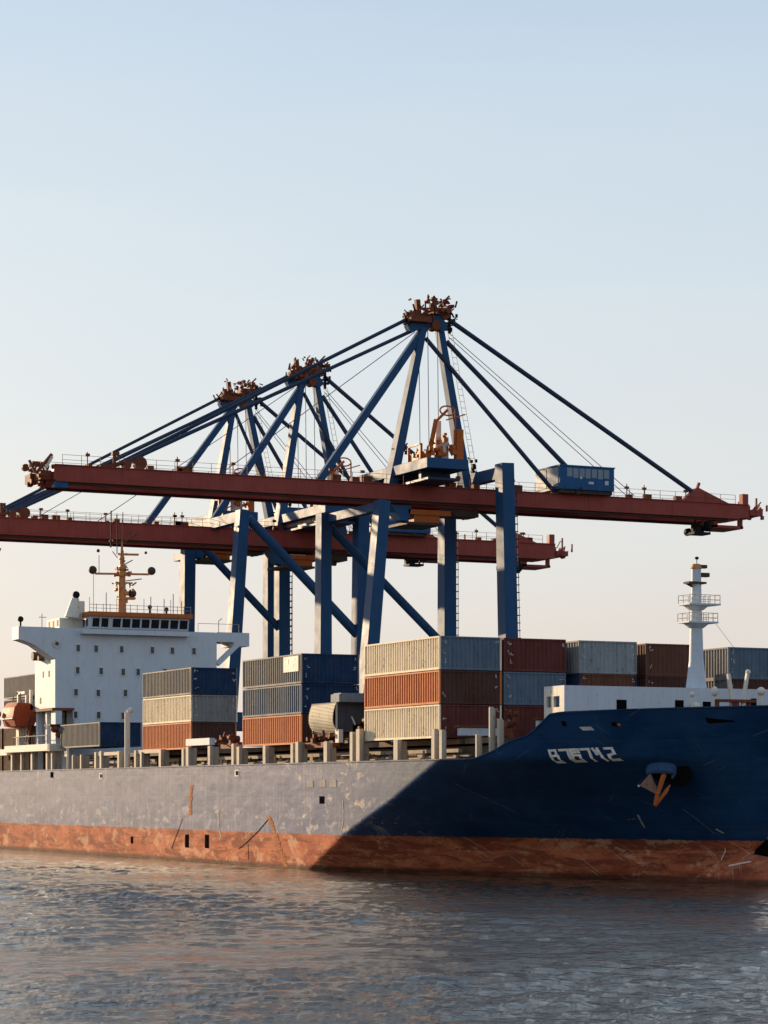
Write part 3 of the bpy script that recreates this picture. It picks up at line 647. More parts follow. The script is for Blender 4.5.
for z, a, bq in ((19.2, 1.2, 1.4), (20.55, 1.15, 1.6)):
    MB().tube((X, Y, z - .35), (X, Y, z), .55, 1.0, 14).box(X - .8, X + .9, Y - a, Y + bq, z, z + .12).build('lookout_platform', M['white'], fm)
    r_ = MB(); ys = [Y - a + .05 + i * (a + bq - .1) / 6 for i in range(7)]
    for y in ys: r_.tube((X + .85, y, z + .1), (X + .85, y, z + .75), .03, n=5); r_.tube((X - .75, y, z + .1), (X - .75, y, z + .75), .03, n=5)
    for dz in (.4, .75):
        r_.path([(X + .85, ys[0], z + dz), (X + .85, ys[-1], z + dz), (X - .75, ys[-1], z + dz), (X - .75, ys[0], z + dz), (X + .85, ys[0], z + dz)], .028, 5)
    r_.build('platform_railing', M['creamwhite'], fm)
MB().box(X - .3, X + .5, Y - .95, Y + .6, 22.15, 22.3).bar((X, Y - .9, 22.2), (X, Y - .2, 21.9), .15).build('lamp_bracket', M['mech'], fm)
MB().box(X - .2, X + .3, Y + .3, Y + 1.0, 22.7, 23.0).build('lamp_bracket', M['mech'], fm); MB().box(X - .2, X + .2, Y + .2, Y + .85, 23.35, 23.6).build('lamp_bracket', M['mech'], fm)
MB().tube((X, Y, 23.3), (X, Y, 23.65), .45, .3, 12).build('mast_cap', M['mast'], fm)
MB().tube((X, Y + .05, 23.6), (X, Y + .05, 24.1), .03, n=5).ball((X, Y + .05, 24.1), .12, 8, 6, sy=1.5).build('navigation_lamp', M['dark'], fm)
MB().tube((X, Y + 1.4, 19.6), (X + 1, 20.6, 15.0), .014, n=4).build('mast_wire', M['rope'], fm)
wn = MB().bar((18.6, 14.55, 11.3), (18.6, 14.0, 15.1), .35, .32, .22, .22).bar((18.6, 14.9, 11.3), (18.6, 15.65, 15.25), .22, .22).ball((18.6, 15.68, 15.25), .2)
wn.build('mooring_post', M['creamwhite'], ship)
MB().box(18.4, 18.9, 12.9, 16.2, 13.05, 13.25).box(18.4, 18.8, 12.9, 13.1, 11.3, 13.1).box(18.4, 18.8, 14.2, 14.8, 11.3, 13.1).box(18.4, 18.8, 15.6, 15.8, 11.3, 13.1).build('windlass', M['rustbrown'], ship)
for c_, r_, q_ in (((18.4, 12.95, 13.8), .26, 1.5), ((18, 17.2, 13.9), .33, 1), ((17.5, 11.6, 13.6), .2, 1)):
    MB().ball(c_, r_, 10, 7, sz=q_).tube((c_[0], c_[1], 11.3), c_, r_ * .45).build('vent_cowl', M['creamwhite'], ship, smooth=True)

# ---------------------------------------------------------------- anchor housing and anchor
P0, N0 = near(18.0, 8.36); T0 = Vector((0, 0, 1)).cross(N0).normalized(); T0 = T0 if T0.x > 0 else -T0
UP = Vector((0, 0, 1))
def L(a, b, c): return P0 + T0 * a * .9 + UP * b * .9 + N0 * c
hood = MB(); n = 14
for (r0, c0, r1, c1) in ((1.05, -.5, 1.15, .55), (1.15, .55, 1.0, 1.0)):
    vs = []
    for r, c in ((r0, c0), (r1, c1)):
        for k in range(n + 1):
            t = R_(-25 + 210 * k / n); vs.append(L(-.1 + r * math.cos(t) * 1.1, .05 + r * math.sin(t) * .78 - .3 * max(0, c), c * (.45 + .55 * max(0, math.sin(t)))))
    hood.add(vs, [(k, k + 1, n + 2 + k, n + 1 + k) for k in range(n)])
vs = [L(-.1 + 1.0 * math.cos(R_(-25 + 210 * k / n)) * 1.1, .05 + math.sin(R_(-25 + 210 * k / n)) * .78 - .3, 1.0 * (.45 + .55 * max(0, math.sin(R_(-25 + 210 * k / n))))) for k in range(n + 1)]
vs2 = [L(-.1 + .8 * math.cos(R_(-25 + 210 * k / n)) * 1.1, .0 + math.sin(R_(-25 + 210 * k / n)) * .55 - .3, .92 * (.45 + .55 * max(0, math.sin(R_(-25 + 210 * k / n))))) for k in range(n + 1)]
hood.add(vs + vs2, [(k, k + 1, n + 2 + k, n + 1 + k) for k in range(n)])
hood.build('anchor_housing', paint('hood_blue', (.022, .062, .125), .55, .5, .4, .5), ship, smooth=True)
hl = MB(); hl.add([L(.15 + 1.0 * math.cos(2 * math.pi * k / 20), -.35 + .85 * math.sin(2 * math.pi * k / 20), .06) for k in range(20)], [tuple(range(20))])
hl.add([L(1.25 + 1.1 * math.cos(2 * math.pi * k / 20), -.55 + .95 * math.sin(2 * math.pi * k / 20), .045) for k in range(20)], [tuple(range(20))])
hl.build('anchor_recess', M['slot'], ship)
an = thing('anchor', tuple(L(-.5, -1.0, .9)), 'rusty orange anchor hanging from its blue housing on the bow', 'anchor')
MB().bar(L(.2, -.1, .5), L(-.25, -1.3, 1.15), .3, .3, .24, .24).bar(L(-.25, -1.3, 1.15), L(-.45, -2.1, 1.2), .34, .34, .22, .22).build('shank', M['orange'], an, bevel=.03)
fl = MB()
fl.add([L(-.35, -2.2, 1.2), L(.55, -1.2, 1.05), L(.75, -.75, .9), L(.35, -.9, 1.1), L(-.2, -1.6, 1.35), L(-.45, -2.15, 1.0), L(.5, -1.3, .8), L(.7, -.8, .7)], [(0, 1, 2, 3, 4), (5, 6, 7), (0, 5, 6, 1), (1, 6, 7, 2), (2, 7, 3), (3, 7, 5, 4), (4, 5, 0)])
fl.build('fluke', M['orange'], an)
fl = MB()
fl.add([L(-.15, -1.3, 1.2), L(-1.35, -.85, 1.0), L(-1.75, -.75, .9), L(-1.2, -.45, 1.0), L(-.95, .1, .9), L(-.55, -.3, 1.15), L(-.15, -1.3, .9), L(-1.3, -.8, .7), L(-.9, .0, .6)], [(0, 1, 2, 3, 4, 5), (0, 6, 7, 1), (1, 7, 2), (2, 7, 8), (2, 8, 3), (3, 8, 4), (4, 8, 5), (5, 8, 6), (5, 6, 0), (6, 8, 7)])
fl.build('fluke', paint('worn_anchor_paint', (.20, .11, .075), .6, .6, .9, .6), an)
MB().ball(L(-1.8, -.75, .95), .09, 8, 6).build('fluke_tip', M['mark'], an)

# ---------------------------------------------------------------- containers
def corr(mb, p0, d, n, length, z0, z1, pitch, depth):
    """corrugated panel from p0 along d, outward n"""
    k = max(2, round(length / pitch)); pt = length / k; pts = []
    for i in range(k):
        s = i * pt
        pts += [(s, 0), (s + pt * .28, 0), (s + pt * .42, -depth), (s + pt * .86, -depth)]
    pts.append((length, 0)); vs = []
    for s, o in pts:
        p = Vector(p0) + Vector(d) * s + Vector(n) * o; vs += [(p.x, p.y, z0), (p.x, p.y, z1)]
    mb.add(vs, [(2 * i, 2 * i + 2, 2 * i + 3, 2 * i + 1) for i in range(len(pts) - 1)])
cmat = {}
def cpaint(key, col, rust=.5, dirt=.45, rough=.62, rusty=RUST):
    if key not in cmat: cmat[key] = paint('container_' + key, col, rough, .6, min(1, rust * 1.5), dirt + .15, seed=len(cmat) * 1.7 + 1, rusty=rusty, bump=.05)
    return cmat[key]
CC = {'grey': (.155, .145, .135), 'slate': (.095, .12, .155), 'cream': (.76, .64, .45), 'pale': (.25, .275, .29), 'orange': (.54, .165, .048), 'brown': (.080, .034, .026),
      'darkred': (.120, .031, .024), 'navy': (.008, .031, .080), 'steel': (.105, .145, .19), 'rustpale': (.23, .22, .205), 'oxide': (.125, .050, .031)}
def container(x1, y0, z0, lenx, wy, side, end, label, h=2.56, marks=True, seed=0, rot=0, rust=.5):
    """x1 = forward end; sunlit tone painted into side colours, shade into ends; some truly two-tone"""
    t = thing('shipping_container', (x1 - lenx / 2, y0 + wy / 2, z0), label, 'container', 'shipping containers stacked on the deck')
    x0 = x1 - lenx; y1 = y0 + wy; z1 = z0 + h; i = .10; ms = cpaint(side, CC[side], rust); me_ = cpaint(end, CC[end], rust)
    for yy, ny in ((y0 + .03, -1), (y1 - .03, 1)):
        a = MB(); corr(a, (x0 + i, yy, 0), (1, 0, 0), (0, ny, 0), lenx - 2 * i, z0 + .14, z1 - .1, .42, .10); a.build('side_panel', ms, t)
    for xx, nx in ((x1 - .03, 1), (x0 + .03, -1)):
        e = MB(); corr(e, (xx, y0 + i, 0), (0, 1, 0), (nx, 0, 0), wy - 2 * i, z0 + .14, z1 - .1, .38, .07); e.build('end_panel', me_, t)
    MB().box(x0 + i, x1 - i, y0 + .09, y1 - .09, z1 - .09, z1 - .05).build('roof_panel', ms, t)
    MB().box(x0 + i, x1 - i, y0 + .09, y1 - .09, z0 + .05, z0 + .11).build('floor_panel', ms, t)
    for yy in (y0, y1 - .14):
        f = MB(); f.box(x0, x0 + .14, yy, yy + .14, z0, z1).box(x1 - .14, x1, yy, yy + .14, z0, z1)
        f.box(x0 + .14, x1 - .14, yy, yy + .14, z0, z0 + .16).box(x0 + .14, x1 - .14, yy, yy + .14, z1 - .12, z1); f.build('side_frame', ms, t)
    for zz, hh in ((z0, .16), (z1 - .12, .12)):
        MB().box(x1 - .14, x1 - .002, y0 + .14, y1 - .14, zz, zz + hh).build('end_rail', me_, t)
        MB().box(x0 + .002, x0 + .14, y0 + .14, y1 - .14, zz, zz + hh).build('end_rail', me_, t)
    if marks:
        r = random.Random(seed * 13 + 5); k = MB()
        for yy, nn in ((y0 + .32, 3), (y1 - .55, 2)):
            for j in range(nn):
                if r.random() < .2: continue
                zz = z1 - .45 - j * .75
                for q_ in range(r.randint(2, 4)):
                    a_ = yy + r.uniform(-.05, .3); b_ = zz + r.uniform(-.15, .12)
                    if r.random() < .5: k.box(x1 - .03, x1 - .005, a_, a_ + r.uniform(.1, .25), b_, b_ + .05)
                    else: k.box(x1 - .03, x1 - .005, a_, a_ + .05, b_, b_ + r.uniform(.1, .22))
        k.build('stencil_mark', M['mark'], t)
    if rot: t.rotation_euler = rot
    return t
ZB = 10.72; H = 2.62; LEN = 13.6; G = .06
# first stack from the bow (three high)
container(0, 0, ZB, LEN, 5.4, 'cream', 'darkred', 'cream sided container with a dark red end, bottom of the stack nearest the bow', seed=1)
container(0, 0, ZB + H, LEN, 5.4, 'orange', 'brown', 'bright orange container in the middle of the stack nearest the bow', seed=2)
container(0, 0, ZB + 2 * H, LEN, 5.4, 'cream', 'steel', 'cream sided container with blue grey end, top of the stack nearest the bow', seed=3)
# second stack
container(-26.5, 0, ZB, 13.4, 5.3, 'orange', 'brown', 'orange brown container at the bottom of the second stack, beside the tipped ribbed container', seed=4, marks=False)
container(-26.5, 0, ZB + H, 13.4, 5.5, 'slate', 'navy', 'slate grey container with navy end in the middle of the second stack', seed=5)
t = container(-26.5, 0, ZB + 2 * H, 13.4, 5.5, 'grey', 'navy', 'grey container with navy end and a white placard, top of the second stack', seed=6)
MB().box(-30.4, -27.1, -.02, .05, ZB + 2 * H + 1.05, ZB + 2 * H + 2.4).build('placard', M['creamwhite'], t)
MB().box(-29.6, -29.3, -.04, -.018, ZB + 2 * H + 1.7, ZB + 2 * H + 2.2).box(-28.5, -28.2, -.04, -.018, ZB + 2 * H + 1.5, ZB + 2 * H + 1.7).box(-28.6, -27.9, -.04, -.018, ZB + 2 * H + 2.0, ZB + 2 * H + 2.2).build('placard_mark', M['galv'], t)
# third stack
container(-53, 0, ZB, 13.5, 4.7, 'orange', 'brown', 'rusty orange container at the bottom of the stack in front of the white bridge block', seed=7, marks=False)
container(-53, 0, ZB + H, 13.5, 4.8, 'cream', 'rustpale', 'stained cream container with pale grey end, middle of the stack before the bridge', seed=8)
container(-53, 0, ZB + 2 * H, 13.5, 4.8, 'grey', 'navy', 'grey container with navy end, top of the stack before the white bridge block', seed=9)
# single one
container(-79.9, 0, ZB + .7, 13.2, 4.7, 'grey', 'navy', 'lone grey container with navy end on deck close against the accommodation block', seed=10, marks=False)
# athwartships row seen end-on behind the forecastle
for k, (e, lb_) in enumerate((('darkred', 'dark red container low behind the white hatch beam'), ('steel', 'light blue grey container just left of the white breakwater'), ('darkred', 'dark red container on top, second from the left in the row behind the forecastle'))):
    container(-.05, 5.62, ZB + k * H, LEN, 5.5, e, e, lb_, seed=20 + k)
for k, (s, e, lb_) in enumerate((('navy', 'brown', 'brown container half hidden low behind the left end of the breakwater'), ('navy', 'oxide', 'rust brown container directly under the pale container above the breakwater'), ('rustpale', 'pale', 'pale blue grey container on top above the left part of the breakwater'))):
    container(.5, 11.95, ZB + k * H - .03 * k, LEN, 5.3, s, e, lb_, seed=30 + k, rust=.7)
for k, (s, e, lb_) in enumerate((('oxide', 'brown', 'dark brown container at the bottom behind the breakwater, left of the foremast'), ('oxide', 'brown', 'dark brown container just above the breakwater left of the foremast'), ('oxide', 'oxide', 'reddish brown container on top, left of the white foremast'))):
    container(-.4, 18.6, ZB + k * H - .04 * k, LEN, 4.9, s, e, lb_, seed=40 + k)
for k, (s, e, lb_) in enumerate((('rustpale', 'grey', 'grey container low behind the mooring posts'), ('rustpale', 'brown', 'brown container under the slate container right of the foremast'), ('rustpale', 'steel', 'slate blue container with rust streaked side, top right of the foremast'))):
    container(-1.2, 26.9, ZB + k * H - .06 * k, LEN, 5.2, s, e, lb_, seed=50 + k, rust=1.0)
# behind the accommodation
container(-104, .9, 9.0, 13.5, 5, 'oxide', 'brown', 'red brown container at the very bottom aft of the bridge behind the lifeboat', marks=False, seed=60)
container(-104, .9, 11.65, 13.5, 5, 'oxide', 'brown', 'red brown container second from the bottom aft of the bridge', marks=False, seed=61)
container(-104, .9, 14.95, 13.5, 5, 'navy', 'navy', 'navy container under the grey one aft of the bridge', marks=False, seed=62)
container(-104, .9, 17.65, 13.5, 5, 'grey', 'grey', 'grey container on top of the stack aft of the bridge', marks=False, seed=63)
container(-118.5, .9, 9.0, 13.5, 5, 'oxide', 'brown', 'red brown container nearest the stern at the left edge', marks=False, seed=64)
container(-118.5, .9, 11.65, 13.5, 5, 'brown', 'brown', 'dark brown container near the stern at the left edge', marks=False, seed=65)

# tipped ribbed container between the first two stacks
t = thing('tipped_container', (-21.5, 1.5, 11.2), 'tipped cream container with horizontal ribs and a dark open end between two stacks', 'container')
pf = [(.9, 0), (.25, .28), (.02, .8), (0, 1.2), (0, 2.75), (3.6, 2.95), (3.6, 0)]
rb = MB(); outline = []
zs = [0.15 + i * (2.6 / 22) for i in range(23)]
def yprof(z): return -.28 + (.25 * ((z - 1.5) / 1.2) ** 2 if z > 1.5 else 1.1 * ((1.5 - z) / 1.5) ** 2.2)
vs = []; cnt = 0
for i, z in enumerate(zs):
    for dz, dy in ((0, 0), (.03, .08), (.085, .08), (.115, 0)):
        zz = z + dz; yy = yprof(zz) + dy - .02 * 0
        vs += [(-24.4, yy, 11.2 + zz), (-19.3, yy - .05, 11.2 + zz)]; cnt += 1
rb.add(vs, [(2 * i, 2 * i + 1, 2 * i + 3, 2 * i + 2) for i in range(cnt - 1)])
rb.build('ribbed_shell', cpaint('ribcream', (.66, .60, .48), .3, .3), t)
MB().box(-24.4, -19.35, .05, 3.8, 14.0, 14.08).box(-24.4, -24.3, .1, 3.8, 11.6, 14.0).box(-24.3, -19.4, 3.7, 3.8, 11.3, 14.0).build('roof_sheet', cpaint('grey', CC['grey']), t)
MB().box(-19.4, -19.28, .02, .16, 11.7, 14.08).build('end_post', M['creamwhite'], t)
MB().prism([(.16, 11.6), (.16, 14.0), (2.6, 14.0), (3.1, 12.6), (2.4, 12.5), (2.3, 12.2), (1.7, 12.4), (1.6, 11.6)], 'x', -19.5, -19.42).build('end_plate', cpaint('slateend', (.06, .07, .08)), t)
MB().bar((-19.4, 1.5, 12.9), (-19.3, 1.8, 12.2), .25, .12).build('torn_plate', M['creamwhite'], t)
MB().box(-20.5, -18.8, .1, 5.3, 14.1, 14.75).box(-20.4, -18.9, .3, 5.2, 14.75, 14.85).build('top_beam', cpaint('steel2', (.2, .23, .26)), t)
MB().box(-19.6, -18.9, .1, .5, 10.7, 11.8).build('prop', M['creamwhite'], t)
MB().box(-24.6, -19.0, 1.0, 5.0, 10.67, 11.3).build('cradle', M['mech'], t)

# ---------------------------------------------------------------- gantry cranes
def rail(mb, x, y0, y1, z, h=1.1, step=2.2, r=.035):
    n = max(1, int(abs(y1 - y0) / step))
    for i in range(n + 1):
        y = y0 + (y1 - y0) * i / n; mb.tube((x, y, z), (x, y, z + h), r, n=4, cap=False)
    for k in (.5, 1.0): mb.tube((x, y0, z + h * k), (x, y1, z + h * k), r * .8, n=4, cap=False)
def crane(label, xn, xf, ww, wl, zb, zt, y0, y1, ya, za, leg_top, near_diag, yt=(42.6, 52.8), strut=33.4, seed=1, forestay=9.0, lean=(2.9, -2.6), house_cream=False, wwf=None, far_diag=None):
    wwf = wwf or ww; xc = (xn + xf) / 2; gn = xc + 3.2; gf = xc - 2.6
    t = thing('gantry_crane', (xc, (ww + wl) / 2, 2.6), label, 'crane', 'ship-to-shore gantry cranes on the quay')
    B = M['blue']
    def p(mb, name, mat, **k): return mb.build(name, mat, t, **k)
    # legs (bottom of waterside pair splays out)
    for x, nearl in ((xn, True), (xf, False)):
        l1 = lean[0] if nearl else .2; l2 = lean[1] if nearl else 0
        w_ = ww if nearl else wwf
        p(MB().bar((x, w_ - l1, 3.6), (x, w_, leg_top), 2.2, 1.7, 1.8, 1.35, side=(1, 0, 0)), 'leg', B, bevel=.05)
        ztl = zt + 2.7 if nearl else zt + 2.2
        p(MB().bar((x, wl - l2, 3.6), (x, wl, ztl), 2.1, 1.75, 1.95, 1.6, side=(1, 0, 0)), 'leg', B, bevel=.05)
        p(MB().box(x - 1.2, x + 1.2, ww - 5.6 + 2, wl + 5, 2.65, 3.7), 'bogie', M['mech'])
    # sill and portal beams
    for y in (ww - lean[0], wl - lean[1]):
        p(MB().box(xf, xn, y - .6, y + .6, 4.2, 5.6), 'sill_beam', B)
    for x, yy in ((xn, 2.0), (xf, 0)):
        p(MB().box(x - .5, x + .5, ww - 1.2, wl + .3, 15.5, 17.0), 'portal_beam', B)
    zl = zt + .2
    p(MB().box(xf - .5, xn - .9, wl - .55, wl + .55, zt + .95, zt + 2.35), 'cross_beam', B)
    if leg_top > zt: p(MB().box(xf - .9, xn - .9, ww - .65, ww + .65, leg_top - 1.5, leg_top - .15), 'cross_beam', B)
    else: p(MB().box(xf - .6, xn - .9, ww - .55, ww + .55, leg_top - 1.1, leg_top - .1), 'cross_beam', B)
    # diagonals
    if far_diag: p(MB().tube((xf, far_diag[0], far_diag[1]), (xf, far_diag[2], far_diag[3]), .55, n=12), 'diagonal_brace', B, smooth=True)
    if near_diag: p(MB().tube((xn, ww + .8, leg_top - 1.0), (xn, wl - .2, zb - 12.2), .65, n=12), 'diagonal_brace', B, smooth=True)
    # boom: two plate girders with ties, bottom rails
    for x, nm in ((gn, 0), (gf, 1)):
        m_ = MB().box(x - .45, x + .45, y0, y1, zb + .55, zt)
        m_.box(x - .7, x + .7, y0 + .3, y1 - 1.5, zb + .38, zb + .553).box(x - .6, x + .6, y0, y1, zt, zt + .09)
        for i in range(int((y1 - y0) / 12)): m_.box(x - .49, x + .49, y0 + 8 + i * 12, y0 + 8.12 + i * 12, zb + .56, zt - .02)
        p(m_, 'boom_girder', M['maroon'])
        p(MB().box(x - .3, x + .3, y0 + 1, y1 - 3, zb + .12, zb + .38), 'trolley_rail', M['mech'])
    ties = MB()
    for i in range(int((y1 - y0) / 6)):
        y = y0 + 1.5 + i * 6; ties.box(gf, gn, y - .25, y + .25, zt - 1.0, zt - .4)
    p(ties, 'boom_tie', M['maroon'])
    m_ = MB(); rail(m_, gn + .4, y0 + 1, y1 - 2, zt + .08); rail(m_, gf - .4, y0 + 1, y1 - 2, zt + .08); p(m_, 'boom_railing', M['rustbrown'])
    m_ = MB(); rail(m_, gn + 1.05, y0 + 8, y0 + (y1 - y0) * .3, zb + .4, .7, 2.5, .03); p(m_, 'boom_railing', M['galv']) if False else None
    # deck gear scattered along the boom
    r = random.Random(seed * 31)
    for i in range(22):
        m_ = MB()
        y = r.uniform(y0 + 3, y1 - 4); s = r.uniform(.25, .75); m_.box(gn - .4, gn + .3, y, y + s * 1.6, zt + .09, zt + .09 + s)
        if r.random() < .4: m_.tube((gn, y, zt), (gn, y, zt + r.uniform(1, 2)), .06).box(gn - .15, gn + .15, y - .25, y + .25, zt + 1.2, zt + 1.5)
        p(m_, 'boom_equipment', M['rustbrown'])
    # sea end: sheave nest
    m_ = jagged(MB(), (xc + 1.2, y0 - .9, zb + 1.4), (2.2, 1.1, 1.2), 44, seed + 40, (.15, .6)); m_.box(gf, gn, y0 - 1.4, y0 - .2, zb + .6, zb + 1.6)
    m_.bar((gn, y0 - .1, zt + 1.2), (gn, y0 - 1.9, zb + 1.2), .35).bar((gn, y0 - 2.0, zb + 1.3), (gn, y0 - 2.7, zb + 2.6), .25); p(m_, 'sheave_nest', M['rustbrown'])
    p(MB().bar((gn + .3, y0 - .9, zb + 1.8), (gn + .3, y0 - .15, zt + .9), .35, .25), 'end_strut', M['creamwhite'])
    p(MB().box(gn - .6, gn + .5, y0 + .1, y0 + 1.6, zb - .25, zb + .38), 'buffer', M['house'])
    m_ = MB().tube((gn, y0 + 7.2, zt + .1), (gn, y0 + 7.2, zt + 1.6), .2).box(gn - .3, gn + .3, y0 + 6.9, y0 + 7.7, zt + 1.5, zt + 1.9)
    m_.bar((gn, y0 + 5.5, zt + .1), (gn, y0 + 10, zt + 1.1), .5, .3).tube((gn - .4, y0 + 10.2, zt + .75), (gn + .4, y0 + 10.2, zt + .75), .75, n=14).tube((gn - .4, y0 + 8.6, zt + .5), (gn + .4, y0 + 8.6, zt + .5), .5, n=14)
    p(m_, 'stay_anchorage', M['rustbrown'])
    # land end
    m_ = MB().box(gf - .4, gn + .4, y1 - .05, y1 + .3, zb + .8, zt + 1.6) if False else MB().box(gn - .4, gn + .4, y1 - .9, y1 - .05, zt, zt + 1.4)
    m_.box(gf, gn, y1 - .3, y1 + .4, zb + .6, zt - .3); jagged(m_, (xc + 1.5, y1 + 1.3, zb + 1.6), (1.6, 1.3, .8), 40, seed + 50, (.15, .6)); m_.box(gf + 1, gn, y1, y1 + 2.4, zb + 1.0, zb + 1.7); m_.bar((gn, y1 + 1.4, zb + 1.4), (gn, y1 + 1.4, zt + 1.0), .22).bar((gn, y1 + 3, zb + 1.6), (gn, y1 + 3, zt + .2), .2); p(m_, 'sheave_nest', M['maroon'])
    m_ = MB().add([(gn - .4, y1 - 9.8, zt + .08), (gn - .4, y1 - 7.7, zt + 1.8), (gn - .4, y1 - 7.3, zt + 1.8), (gn - .4, y1 - 2.9, zt + .08), (gn + .4, y1 - 9.8, zt + .08), (gn + .4, y1 - 7.7, zt + 1.8), (gn + .4, y1 - 7.3, zt + 1.8), (gn + .4, y1 - 2.9, zt + .08)],
                  [(0, 1, 2, 3), (7, 6, 5, 4), (0, 4, 5, 1), (1, 5, 6, 2), (2, 6, 7, 3), (3, 7, 4, 0)]); m_.bar((gn, y1 - 7.7, zt + 1), (gn, y1 - 7.1, zt + 2.5), .3); p(m_, 'stay_anchorage', M['maroon'])
    m_ = jagged(MB(), (gn - 1, y1 - 6.6, zb - 1.0), (1.2, 1.1, .5), 12, seed + 60, (.4, .9)); m_.box(gn - 2, gn, y1 - 7.8, y1 - 5.4, zb - 1.7, zb - 1.4).tube((gn, y1 - 7.6, zb - 1.5), (gn, y1 - 7.6, zb + .3), .06).tube((gn, y1 - 5.5, zb - 1.5), (gn, y1 - 5.5, zb + .3), .06); p(m_, 'hanging_cab', M['dark'])
    p(MB().box(gf + 1, gn - .2, y1 - 4.8, y1 - .4, zb - .75, zb - .4).box(gf + 1, gn - .2, y1 - 4.8, y1 - 4.2, zb - .7, zb + .4).box(gn - 1, gn - .2, y1 - .8, y1 - .5, zb - .7, zb + .5), 'end_walkway', M['maroon'])
    # A-frame
    ax, ay = xc, ya; zl0 = zt + .2
    p(MB().bar((ax, yt[0], zl0), (ax, ay - 1.2, za - 2.2), 1.7, 1.15, 1.1, .8, side=(1, 0, 0)), 'tower_leg', B, bevel=.04)
    p(MB().bar((ax, yt[1], zl0), (ax, ay + 1.0, za - 1.8), 1.5, 1.1, 1.0, .8, side=(1, 0, 0)), 'tower_leg', B, bevel=.04)
    p(MB().bar((ax, strut, zt + .5), (ax, ay - .3, za - 1.3), .8, .85), 'tower_strut', B)
    p(MB().bar((ax, ay - 3.2, za - 2.6), (ax, ay + 1.4, za - .2), 1.0, 1.1), 'apex_beam', B)
    p(MB().bar((ax, ay + .2, za - .6), (ax, ay + 1.6, za - 2.4), 1.3, 1.2), 'apex_beam', B)
    m_ = jagged(MB(), (ax, ay - 1.6, za - .9), (1.5, 1.6, .8), 44, seed + 70, (.15, .6)); jagged(m_, (ax, ay + 1.0, za + .3), (1.4, 1.7, .9), 44, seed + 71, (.15, .55)); m_.box(ax - 1.2, ax + 1.2, ay - 3.3, ay - .5, za - 1.7, za - 1.1)
    m_.box(ax - 1.0, ax + 1.0, ay - .2, ay + 1.6, za - .6, za + .2); m_.bar((ax, ay - 1.7, za - .8), (ax, ay - 1.9, za + 1.1), .55); m_.bar((ax, ay + 1.0, za + .5), (ax, ay + 2.4, za + 1.9), .2).bar((ax, ay, za), (ax, ay + .6, za + 1.5), .4)
    p(m_, 'apex_machinery', M['rustbrown'])
    for dy, dz, rr_ in ((-2.3, -1.1, .7), (-.9, -1.2, .6), (.3, -1.9, .6), (1.5, -.5, .6)):
        p(MB().tube((ax - .55, ay + dy, za + dz), (ax + .8, ay + dy, za + dz), rr_, n=16), 'sheave', M['rustbrown'], smooth=True)
    m_ = jagged(MB(), (ax, ay + 2.4, za - .8), (1.3, .7, 1.6), 18, seed + 72, (.15, .5)); jagged(m_, (ax, ay - 3.4, za - 1.6), (1, .6, .5), 8, seed + 73, (.1, .4)); m_.box(ax - .2, ax + .2, ay - 3.6, ay + 2.6, za - 1.5, za - 1.3).box(ax - .1, ax + .1, ay + 2.2, ay + 2.6, za - 2.6, za + .6); p(m_, 'apex_lamp', M['dark'])
    m_ = jagged(MB(), (ax, ay + .2, za + 1.0), (1.8, 2.6, .5), 14, seed + 74, (.08, .3)); p(m_, 'apex_railing', M['rustbrown'])
    # stays
    S = M['stay']
    for x, dy in ((gn, .4), (gf, 0)):
        p(MB().tube((x, y0 + forestay - 1, zt + .5), (ax, ay - 2.6, za - 1.0 - 4.2 * dy), .22, n=10), 'forestay', S, smooth=True)
    p(MB().tube((gn, y1 - 7.3, zt + .9), (ax, ay + 2.4, za - 1.0), .30, n=10), 'backstay', S, smooth=True)
    p(MB().tube((gn, y1 - 22.2, zt + .1), (ax, ay + 2.0, za - 3.6), .30, n=10), 'backstay', S, smooth=True)
    p(MB().tube((gn, y1 - 27.6, zt + .1), (ax, ay - .8, za - 3.4), .27, n=10), 'backstay', S, smooth=True)
    m_ = MB()
    for i, yq in enumerate((-17, -18.2)): m_.tube((gn, y1 + yq + .5, zt + .4), (ax, ay + 2.4, za - 2.6 - i * .5), .045, n=5)
    for dy in (-1.9, -.7, .6): m_.tube((ax + .4, ay + dy, za - 2.0), (ax + .4, ay + dy + .2, zt + 3.2), .05, n=5)
    m_.tube((ax, ay - 2.2, za - 2.8), (gf, y0 + 21, zt), .05, n=5)
    p(m_, 'hoist_rope', M['rope'])
    # ladder up the landside tower leg
    m_ = MB(); a_ = Vector((ax + .2, yt[1] + 1.0, zt + 1.2)); b_ = Vector((ax + .2, ay + 2.1, za - 2.5))
    for o in (0, .6): m_.tube(a_ + Vector((0, o, 0)), b_ + Vector((0, o, 0)), .035, n=4)
    for i in range(24): q_ = a_.lerp(b_, i / 24); m_.tube(q_, q_ + Vector((0, .6, 0)), .03, n=4)
    p(m_, 'ladder', M['galv'])
    for nm, yl, x_, z1_ in (('ladder', wl + 1.0, xn, zt), ('ladder', wl + .95, xf, zb - 2)):
        m_ = MB(); lx = (-lean[1] if x_ == xn else 0)
        for i in range(int((z1_ - 8) / .9)):
            z = z1_ - i * .9; yy = yl + lx * (z1_ - z) / 36; m_.box(x_ + .2, x_ + .9, yy, yy + .26, z, z + .09)
        m_.bar((x_ + .5, yl + .35, z1_), (x_ + .5, yl + .35 + lx * .9, 8), .06); p(m_, nm, M['stay'])
    p(jagged(MB(), (ax + .3, yt[1] + .9, zt + 3.2), (.4, .5, .8), 9, seed + 80, (.15, .5)), 'floodlight', M['dark'])
    p(jagged(MB(), (ax + .3, yt[0] + 1.2, zt + 4.6), (.4, .6, .6), 10, seed + 81, (.2, .6)), 'floodlight', M['dark'])
